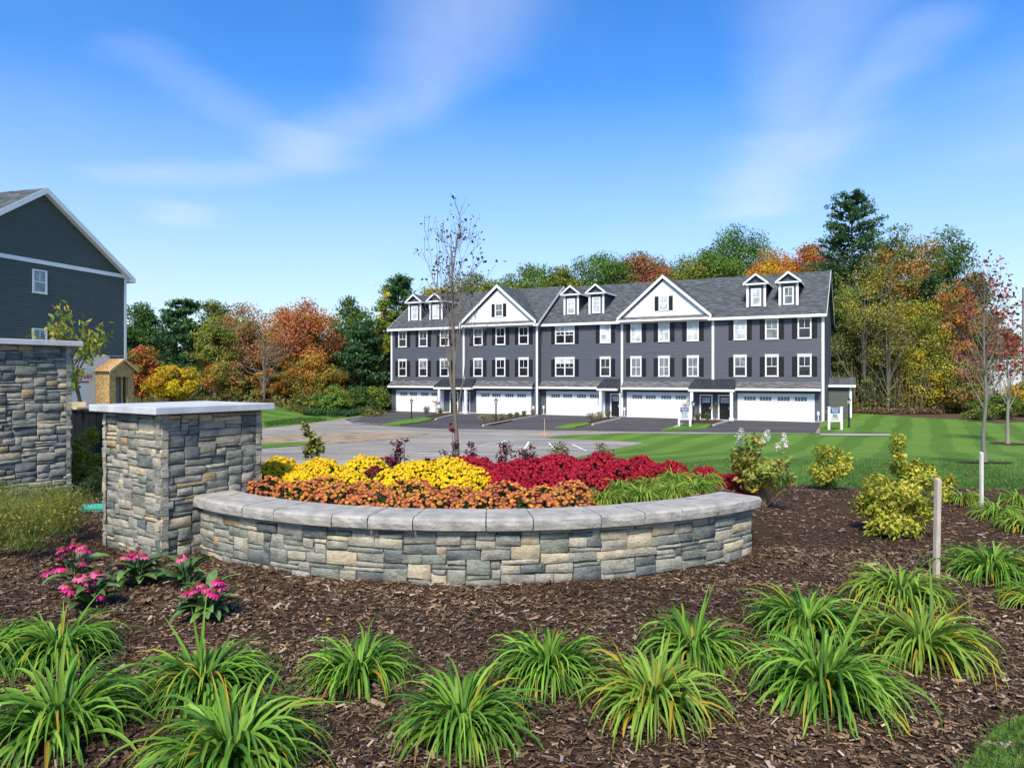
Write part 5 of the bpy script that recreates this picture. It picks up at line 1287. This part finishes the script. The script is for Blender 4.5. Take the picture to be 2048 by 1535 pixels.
def young_tree(label, x, y, h, r0, seed, first, spread, n_br, pal, nleaf, lsize, leaf_zone, bl=.45, barkm=None, lean=0, col=(.24, .21, .17), maxl=1, kids=4, up=.5):
    rng = np.random.default_rng(seed); z0 = hz(x, y)
    t = thing('young_tree', label, 'tree', (x, y, z0))
    k = 12; pts = [np.array([lean * (i / k) * h + .012 * h * .3 * math.sin(i * 1.3 + seed), .01 * h * math.sin(i * .9), h * i / k - (.05 if i == 0 else 0)]) for i in range(k + 1)]
    rad = [r0 * (1.25 if i == 0 else 1) * (1 - .93 * i / k) + .004 for i in range(k + 1)]
    segs = [tube(pts, rad, 8, col)]; tips = []
    P0 = np.array(pts)
    for b in range(n_br):
        f = first + (1 - first) * (b / n_br) ** .9 * .93; zi = f * k; i = int(zi); p = P0[i] + (P0[min(i + 1, k)] - P0[i]) * (zi - i)
        az = b * 2.4 + rng.uniform(-.5, .5); d = unit(np.array([math.cos(az) * spread, math.sin(az) * spread, 1.0]))
        L_ = h * bl * (1 - f * .72) * rng.uniform(.8, 1.2)
        grow(rng, segs, tips, p, d, L_, r0 * .42 * (1 - f * .75) + .004, 0, maxl, up * .3, .38, kids, col, 6, .07, .3)
    mobj('trunk', npmesh('trunk', *cat(segs), True), M_stem, t)
    T = np.array([a for a, b in tips]); zz = T[:, 2] / h
    w = np.where((zz > leaf_zone[0]) & (zz < leaf_zone[1]), 1., .05); w /= w.sum()
    kx = rng.choice(len(T), nleaf, p=w); P = T[kx] + rng.normal(0, lsize * .8, (nleaf, 3))
    lv = leaves(rng, P, lsize * rng.uniform(.6, 1.2, nleaf), pick(rng, pal, nleaf, .25), .7)
    mobj('crown', npmesh('crown', *lv), M_leafm, t)
    return t
young_tree('slender bare young tree in front of the second garage, few dark leaves on top', AT(914, 11.6), 11.6, 3.95, .039, 5, .26, .17, 17, [(.06, .03, .03), (.10, .04, .04), (.05, .04, .03)], 300, .06, (.80, 1.2), .42, lean=-.022, col=(.17, .14, .11), kids=3, up=.6, maxl=2)
young_tree('young tree with sparse red leaves on the lawn behind the pale stake', AT(1970, 21.5), 21.5, 5.5, .062, 9, .25, .55, 24, [(.36, .03, .04), (.28, .05, .04), (.32, .12, .04), (.2, .05, .04)], 620, .13, (.35, 1.2), .42, lean=-.004, col=(.18, .165, .135), kids=4)
young_tree('smaller red leaved young tree farther back at the right edge', AT(2016, 40), 40, 6.3, .10, 12, .30, .5, 18, [(.40, .04, .05), (.30, .08, .05), (.35, .16, .05)], 900, .18, (.25, 1.2), .40, col=(.25, .22, .18))
def mulch_ring(x, y, r):
    sheet('mulch_ring', [(x + r * math.cos(a), y + r * math.sin(a)) for a in np.linspace(0, 6.28, 20)[:-1]], ax((x - r - .1, x + r + .1, .3)), ax((y - r - .1, y + r + .1, .3)), .03, MG_mulch)
mulch_ring(AT(1970, 21.5), 21.5, .75); mulch_ring(AT(2016, 40), 40, .9)
def pear_tree():
    rng = np.random.default_rng(21); Y = 13.6; bx = AT(186, Y); t = thing('leaning_tree', 'small leaning tree with yellow green leaves behind the tall pillar', 'tree', (bx, Y, hz(bx, Y)))
    segs, tips = [], []; zc = CAM_Z - hz(bx, Y)
    top = np.array([AT(142, Y) - bx, 0, zc + .35]); p0 = np.zeros(3)
    pts = [p0, p0 * .6 + top * .4 + [.05, 0, 0], top]; segs.append(tube(pts, [.045, .038, .03], 7, (.05, .042, .036)))
    for fx, fy in ((110, 620), (85, 655), (135, 640), (190, 665), (208, 672), (70, 680), (160, 700), (150, 760), (180, 740), (120, 660), (165, 650), (200, 700)):
        e = np.array([AT(fx, Y) - bx, rng.uniform(-.4, .4), zc + (752 - fy) / 1400 * Y]); s = top * rng.uniform(.8, 1.0); m = (s + e) / 2 + rng.normal(0, .08, 3)
        segs.append(tube([s, m, e], [.02, .012, .005], 5, (.07, .055, .045))); tips += [e, m * .4 + e * .6, m * .75 + e * .25]
    mobj('trunk', npmesh('trunk', *cat(segs), True), M_stem, t)
    T = np.array(tips); n = 430; P = T[rng.integers(0, len(T), n)] + rng.normal(0, .10, (n, 3)); ax_ = unit(rng.normal(0, .5, (n, 3)) + np.array([0.3, 0, -.8]))
    lv = leaves(rng, P, rng.uniform(.10, .17, n), pick(rng, [(.20, .30, .04), (.28, .36, .06), (.14, .22, .03), (.40, .38, .06), (.55, .38, .03)], n, .15), .42, None, 0, ax_, .8, .1)
    mobj('crown', npmesh('crown', *lv), M_leafm, t)
pear_tree()
G1 = (.045, .092, .02); G2 = (.085, .155, .026); G3 = (.125, .21, .034); YG = (.20, .22, .032); YL = (.52, .36, .02); ORG = (.48, .19, .028); RD = (.44, .105, .05); RB = (.33, .15, .075); PN = (.058, .125, .048); PN2 = (.10, .185, .065); OLV = (.17, .18, .038); BRN = (.25, .17, .08)
def leaf_tree(label, px, ytop, Y, wpx, pal, base=.3, n=4200, ls=.34, sparse=0, seed=0, dens=2.7, name='deciduous_tree', group='autumn trees round the houses', tcol=(.11, .09, .07), clumps=None, flat=1.0, catg='tree'):
    rng = np.random.default_rng(seed + int(px) * 7 + int(ytop)); x = AT(px, Y); z0 = hz(x, Y); h = (752 - ytop) / 1400 * Y + CAM_Z - z0; rx = wpx / 2800 * Y * 1.08; n = int(n * (1 if sparse else dens))
    t = thing(name, label, catg, (x, Y, z0 - .1), 0, group)
    zc0 = h * base; cz = (zc0 + h) / 2; rz = (h - zc0) / 2
    nc = clumps or int(34 + rx * 9); rc = max(.45, min(rx, rz) * .31)
    u = unit(rng.normal(size=(nc, 3))) * (rng.random((nc, 1)) ** .33)
    cc = u * np.array([rx - rc * .6, (rx - rc * .6) * .9, rz - rc * .6]) + np.array([0, 0, cz])
    tz = (cc[:, 2] - cz) / rz; cc[:, :2] *= np.clip(1.08 - .18 * tz - .12 * np.maximum(tz, 0) ** 2, .3, 1.15)[:, None] * rng.uniform(.8, 1.12, (nc, 1))
    k = rng.integers(0, nc, n); d = unit(rng.normal(size=(n, 3))); rr = rc * rng.uniform(.7, 1.3, nc)[k]
    P = cc[k] + d * (rr * rng.random(n) ** .4)[:, None] * np.array([1.1, 1.1, .72]) * flat; P[:, 2] += (h - np.percentile(P[:, 2], 99.7)) * np.clip(P[:, 2] / h, 0, 1); out = unit(P - np.array([0, 0, cz * .8]) + 1e-6)
    P[:, 2] = np.maximum(P[:, 2], .25)
    cp = np.asarray(pal)[rng.integers(0, len(pal), nc)] * rng.uniform(.7, 1.3, (nc, 1)); alt = np.asarray(pal)[rng.integers(0, len(pal), n)]
    c = np.where(rng.random((n, 1)) < .72, cp[k], alt) * (1 + rng.normal(size=(n, 1)) * .2)
    lv = leaves(rng, P, ls * .82 * rng.uniform(.55, 1.3, n), np.clip(c * 1.28, .006, .7), .66, unit(d + out + np.array([0, 0, .5])), .5)
    mobj('crown', npmesh('crown', *lv), M_far, t)
    segs = []; r0 = max(.08, h * .016)
    segs.append(tube([(0, 0, -.1), (rng.normal(0, .1), 0, h * .35), (rng.normal(0, .2), rng.normal(0, .2), h * .8)], [r0, r0 * .75, r0 * .2], 7, tcol))
    for i in range(min(nc, 16)):
        s = np.array([0, 0, rng.uniform(.18, .6) * h]); e = cc[i]; m = (s + e) / 2 + np.array([0, 0, -.05 * h * .3]) + rng.normal(0, .1, 3); segs.append(tube([s, m, e], [r0 * .42, r0 * .28, r0 * .08], 5, tcol))
    if sparse:
        tips = []
        for i in range(sparse):
            s = np.array([0, 0, rng.uniform(.12, .55) * h]); az = rng.uniform(0, 6.28); grow(rng, segs, tips, s, unit(np.array([math.cos(az) * .55, math.sin(az) * .55, 1])), h * .36, r0 * .4, 0, 2, .12, .42, 3, tcol, 5, .1, .25)
    mobj('trunk', npmesh('trunk', *cat(segs), True), M_stem, t)
    return t
def pine(label, px, ytop, Y, wpx, n=3600, base=.15, seed=0, pal=(PN, PN2, (.03, .08, .035)), group='pines among the autumn trees'):
    rng = np.random.default_rng(seed + int(px)); x = AT(px, Y); z0 = hz(x, Y); h = (752 - ytop) / 1400 * Y + CAM_Z - z0; rx = wpx / 2800 * Y * 1.4
    t = thing('pine_tree', label, 'tree', (x, Y, z0 - .1), 0, group)
    segs = [tube([(0, 0, 0), (.1, 0, h * .5), (0, 0, h)], [h * .014, h * .010, .03], 7, (.09, .07, .055))]; P, D = [], []
    zs = h * base
    while zs < h * .985:
        f = (zs / h - base) / (1 - base); rl = rx * (1 - f * .93) ** .6 * rng.uniform(.6, 1.2) * min(1, .55 + f * 2.5) + .25; nb = int(rng.integers(4, 7))
        for b in range(nb):
            az = rng.uniform(0, 6.283); L_ = rl * rng.uniform(.6, 1.1); rise = rng.uniform(.0, .28) + .25 * f; d = np.array([math.cos(az), math.sin(az), rise])
            s = np.array([0, 0, zs]); e = s + d * L_; segs.append(tube([s, (s + e) / 2 + [0, 0, -.06 * L_], e], [.05, .035, .012], 4, (.09, .07, .055)))
            m = max(3, int(n / (h * (1 - base) / .62) / 5.0)); tt = rng.uniform(.28, 1.05, m)[:, None]
            q = s + d * L_ * tt + rng.normal(0, 1, (m, 3)) * np.array([.32, .32, .13]) * (.5 + L_ * .16); P.append(q); D.append(np.tile(unit(d + [0, 0, .5]), (m, 1)))
        zs += rng.uniform(.42, .8)
    P = np.concatenate(P); D = np.concatenate(D); P = np.concatenate([P, P + rng.normal(0, .25, P.shape) * [1, 1, .5]]); D = np.concatenate([D, D]); k = len(P)
    lv = leaves(rng, P, rng.uniform(.28, .55, k), np.clip(pick(rng, pal, k, .25) * 1.25, .005, .6), .42, np.tile([0, 0, 1.], (k, 1)), .45, D, .55)
    mobj('crown', npmesh('crown', *lv), M_far, t); mobj('trunk', npmesh('trunk', *cat(segs), True), M_stem, t)
# left woods
leaf_tree('dark oak showing sky gaps just right of the charcoal house', 283, 604, 88, 100, [G1, G2, G1], .2, 4600, .36)
pine('blue green pine behind the yellow tree', 365, 598, 82, 112, 5200, .1)
leaf_tree('green tree between the blue green pine and the red maple', 432, 602, 92, 86, [G2, G1, YG], .2, 3600)
leaf_tree('orange topped small maple beside the strand board vestibule', 283, 690, 66, 78, [ORG, RD, OLV, (.36, .13, .05)], .08, 3600, .26)
leaf_tree('bright yellow small tree above the short pillar cap', 343, 728, 64, 96, [YL, (.48, .26, .02), YL, (.3, .26, .03)], .06, 3800, .26)
leaf_tree('yellow green tree between the pine and the red maple', 428, 634, 80, 96, [YG, G3, (.24, .22, .04), OLV], .1, 5200, .3)
leaf_tree('rusty red maple left of the grey twiggy tree', 492, 607, 86, 126, [RB, (.40, .16, .07), (.30, .18, .06), OLV], .12, 5600, .3)
leaf_tree('large red and orange maple in the middle of the left woods', 602, 601, 84, 158, [RD, (.44, .16, .06), RB, ORG, (.30, .22, .05)], .15, 7200, .3)
leaf_tree('grey twiggy nearly bare tree in front of the red maples', 528, 640, 72, 140, [BRN, RB, OLV, ORG], .32, 900, .2, 9, tcol=(.16, .14, .12), group=None)
leaf_tree('low orange brown tree left of the dense green bushes', 632, 700, 77, 110, [(.34, .17, .04), ORG, OLV, YG], .06, 4200, .28)
leaf_tree('low orange tree at the foot of the rusty maple', 450, 720, 76, 90, [ORG, OLV, YG, RB], .05, 3200, .28)
leaf_tree('olive orange low tree under the big red maple', 555, 735, 78, 110, [OLV, ORG, (.25, .16, .05)], .05, 3200, .28)
leaf_tree('green tree right of the red maple', 700, 594, 90, 100, [G2, G3, G1], .15, 4600, .34)
pine('tall pine just left of the townhouse roof', 797, 556, 86, 118, 5200, .15, pal=(PN2, PN, G2))
leaf_tree('slim yellow tree in front of the tall pine', 766, 572, 81, 50, [YL, YG, G3], .3, 2200, .28)
leaf_tree('green and yellow tree beside the first townhouse corner', 740, 655, 82, 74, [YG, G3, OLV, G2], .08, 4200, .28)
pine('dark pine between the red maple and the townhouse', 722, 640, 79, 96, 4200, .1)
leaf_tree('loose green bush left of the rounded bush', 664, 768, 71, 84, [G2, YG, G3], .0, 3600, .24, name='leafy_bush', group='dense bushes left of the townhouse', catg='bush')
leaf_tree('dark green bush between two brighter bushes', 712, 772, 72, 60, [G1, G2], .0, 2600, .24, name='leafy_bush', group='dense bushes left of the townhouse', catg='bush')
leaf_tree('rounded green bush against the first townhouse', 750, 771, 74.5, 58, [G2, G3, YG], .0, 3600, .22, name='leafy_bush', group='dense bushes left of the townhouse', catg='bush')
leaf_tree('low spreading dark evergreen beside the driveway', 668, 813, 68.5, 120, [G1, (.03, .075, .025), PN], .0, 3200, .22, name='evergreen_bush', group='dense bushes left of the townhouse', catg='bush', clumps=24)
# behind the townhouses
for i, (px, yt, Y, w, pal, lb) in enumerate([(872, 574, 100, 90, [YG, OLV, YL], 'yellowing tree behind the bare young tree'), (950, 548, 102, 110, [OLV, YG, G2], 'olive tree behind the left white gable'), (1062, 528, 102, 112, [G2, OLV, G3], 'green tree right of the left white gable'),
        (1120, 536, 100, 80, [YG, OLV, G2], 'yellow green tree above the middle dormers'), (1203, 507, 104, 112, [G3, G2, G2], 'bright green tree above the middle of the roof'), (1287, 506, 103, 96, [RB, RD, OLV, G2], 'reddish tree left of the right white gable'),
        (1372, 512, 108, 130, [G2, OLV, YG], 'green tree above the right white gable'), (1432, 494, 106, 90, [G2, G3], 'green tree between the gable tree and the tall one'), (1482, 455, 110, 112, [G2, (.045, .105, .02), G3], 'tallest rounded green tree behind the townhouses'), (1552, 500, 100, 104, [ORG, (.48, .21, .03), ORG, YL], 'bright orange tree above the right dormers'), (1625, 490, 101, 84, [ORG, (.40, .11, .03), RB], 'orange red tree beside the tall pine')]):
    leaf_tree(lb, px, yt, Y, w * 1.3, pal, .5, 6800, .36)
# right woods
leaf_tree('green tree filling the gap left of the tall pine', 1668, 520, 96, 100, [G2, OLV, G3], .2, 5200, .34)
leaf_tree('mid green tree right of the tall pine', 1752, 478, 94, 110, [G2, G3, OLV], .2, 5600, .34)
leaf_tree('yellow green tree low beside the pine trunk', 1700, 575, 84, 100, [YG, G3, OLV], .05, 4600, .3)
leaf_tree('olive and rust tree at the right shoulder of the woods', 1950, 600, 82, 90, [OLV, RB, G2], .1, 4000, .3)
pine('tall dark pine standing above the right woods', 1703, 390, 90, 190, 11000, .22)
leaf_tree('orange topped tree in the right woods', 1812, 456, 86, 150, [ORG, OLV, (.30, .17, .04), G2], .3, 6400, .34)
leaf_tree('dark green oak on the skyline of the right woods', 1893, 460, 90, 140, [G1, G2, G2], .25, 6400, .36)
leaf_tree('dark tree at the right end of the woods', 1945, 545, 88, 84, [G1, OLV, RB], .15, 3800, .34)
leaf_tree('tall sparse yellow leaved tree by the building end', 1728, 510, 77, 120, [YG, (.32, .27, .04), OLV], .25, 4600, .28, 5, tcol=(.13, .115, .09))
leaf_tree('grey multi stemmed tree with thin yellow leaves', 1775, 590, 76, 130, [OLV, BRN, YG], .25, 3600, .26, 6, tcol=(.15, .13, .105))
leaf_tree('yellow and green tangle tree in the middle of the right woods', 1838, 600, 79, 140, [YG, OLV, G2, YL], .1, 5600, .3)
leaf_tree('rusty tree behind the red leaved young tree', 1905, 560, 80, 100, [RB, OLV, ORG], .15, 3600, .3)
pine('small green pine inside the right woods', 1862, 548, 83, 84, 2600, .3)
leaf_tree('dark understory tree right of the townhouse end', 1690, 640, 80, 90, [G1, OLV, BRN], .0, 3600, .3)
leaf_tree('yellow vine covered low tree by the lawn', 1850, 705, 76, 120, [YG, YL, OLV], .0, 3400, .26, 5, tcol=(.14, .12, .09))
leaf_tree('brown tangled low tree behind the sales office lamp', 1735, 735, 78, 100, [BRN, OLV, G1], .0, 2400, .26, 6, tcol=(.15, .13, .11))
leaf_tree('olive low tree at the right end of the wood edge', 1925, 720, 74, 90, [OLV, YG, RB], .0, 3000, .26)
leaf_tree('broad green rhododendron bush at the right edge', 1990, 786, 63, 84, [G2, YG, G1], .0, 2600, .22, name='leafy_bush', group='bushes at the right edge', catg='bush')
leaf_tree('yellow orange bush at the right edge', 2042, 762, 66, 66, [(.40, .22, .04), YL, OLV], .0, 2400, .22, name='leafy_bush', group='bushes at the right edge', catg='bush')
leaf_tree('low dark bush in front of the rhododendron', 1960, 815, 62, 60, [G1, OLV], .0, 1400, .2, name='leafy_bush', group='bushes at the right edge', catg='bush')
leaf_tree('dark distant tree left of the utility pole', 2005, 655, 105, 80, [G1, G1, OLV], .1, 2600, .4)
sheet('mulch_island', [PX(1935, 842), PX(1950, 832), PX(2048, 828), (60, 62), PX(2100, 838), PX(2000, 846)], FX, FY, .03, MG_litter)
def far_woods():
    rng = np.random.default_rng(99); q = []
    for (a, b, n, za, zb) in (((-64, 96), (-14, 98), 17000, 10, 9.5), ((-14, 108), (42, 118), 20000, 13.5, 19.5), ((42, 118), (75, 110), 9000, 17, 5), ((38, 92), (60, 92), 9000, 13, 10), ((42, 84), (58, 84), 4500, 6, 6), ((-38, 92), (-15, 88), 6000, 6, 6), ((60, 100), (110, 108), 5000, 5, 4)):
        t = rng.random(n); zt = za + (zb - za) * t; P = np.stack([a[0] + (b[0] - a[0]) * t, a[1] + (b[1] - a[1]) * t + rng.uniform(-1, 5, n), G + rng.random(n) ** .8 * (zt * (.8 + .25 * np.sin(t * 31) * np.sin(t * 12)) - G)], 1)
        q.append(leaves(rng, P, rng.uniform(.4, .8, n), pick(rng, [G1, G2, OLV, (.05, .05, .02)], n, .25), .75, np.tile([0, -.6, .6], (n, 1)), .5))
    tag(mobj('distant_woods', npmesh('distant_woods', *cat(q)), M_far), kind='stuff')
    q = []
    for (x0, y0, x1, y1, n, hh) in ((35, 76.5, 52, 73.5, 5200, 2.6), (-39, 70, -19.5, 69, 5200, 3.2), (30, 76, 36, 77, 1500, 2.0)):
        t = rng.random(n); hx_ = (.5 + .5 * np.sin(t * 40) * np.sin(t * 17 + 2)) * hh + .3
        P = np.stack([x0 + (x1 - x0) * t, y0 + (y1 - y0) * t + rng.uniform(0, 2.5, n), G + rng.random(n) * hx_], 1)
        q.append(leaves(rng, P, rng.uniform(.14, .3, n), pick(rng, [OLV, YG, G2, BRN, (.3, .25, .04)], n, .25), .7))
    tw = []
    for i in range(260):
        x = rng.uniform(31, 53); y = 76.5 - (x - 35) * .15 + rng.uniform(0, 2.5); h = rng.uniform(1.5, 6); e = np.array([x + rng.normal(0, .6), y + rng.normal(0, .4), G + h])
        tw.append(tube([(x, y, G), ((x + e[0]) / 2 + rng.normal(0, .25), y, G + h * .5), e], [.05, .035, .01], 4, pick(rng, [(.16, .14, .11), (.11, .09, .07), (.24, .24, .06)], 1)[0]))
    tag(mobj('undergrowth', npmesh('undergrowth', *cat(q)), M_far), kind='stuff'); tag(mobj('undergrowth_stems', npmesh('undergrowth_stems', *cat(tw)), M_stem), kind='stuff')
    n = 4500; x = rng.uniform(29.5, 45, n); y = 75.8 - (x - 30) * .17 + rng.normal(0, .5, n)
    P = np.stack([x, y, G + np.abs(rng.normal(0, .22, n)) + .02], 1)
    tag(mobj('leaf_litter', npmesh('leaf_litter', *leaves(rng, P, rng.uniform(.15, .35, n), pick(rng, [(.22, .14, .07), (.14, .09, .05), (.30, .22, .13), (.09, .06, .04)], n, .2), .5, np.tile([0, -.3, 1.], (n, 1)), .4)), M_far), kind='stuff')
far_woods()

def fallen():
    rng = np.random.default_rng(61); n = 900; Y = 11.5 + rng.random(n) ** 1.3 * 50; X = rng.uniform(-.35, .78, n) * Y; ok = ~inside(bed_poly, X, Y) & ~((X < 26) & (Y > 55)); X, Y = X[ok], Y[ok]; m = len(X)
    lv = leaves(rng, np.stack([X, Y, H(X, Y) + .055], 1), rng.uniform(.05, .10, m), pick(rng, [(.35, .16, .05), (.28, .12, .05), (.42, .30, .08), (.2, .12, .06)], m, .2), .7, np.tile([0, 0, 1.], (m, 1)), .85)
    n = 160; Y2 = rng.uniform(3.2, 9.5, n); X2 = rng.uniform(-.7, .75, n) * Y2; ok = inside(bed_poly, X2, Y2) & (np.hypot(X2 - WCX, Y2 - WCY) > 4.2); X2, Y2 = X2[ok], Y2[ok]; m = len(X2)
    l2 = leaves(rng, np.stack([X2, Y2, Hbed(X2, Y2) + .06], 1), rng.uniform(.03, .06, m), pick(rng, [(.40, .24, .07), (.33, .16, .06), (.46, .36, .12)], m, .2), .6, np.tile([0, 0, 1.], (m, 1)), .8)
    tag(mobj('fallen_leaves', npmesh('fallen_leaves', *cat([lv, l2])), M_leafm), kind='stuff')
fallen()
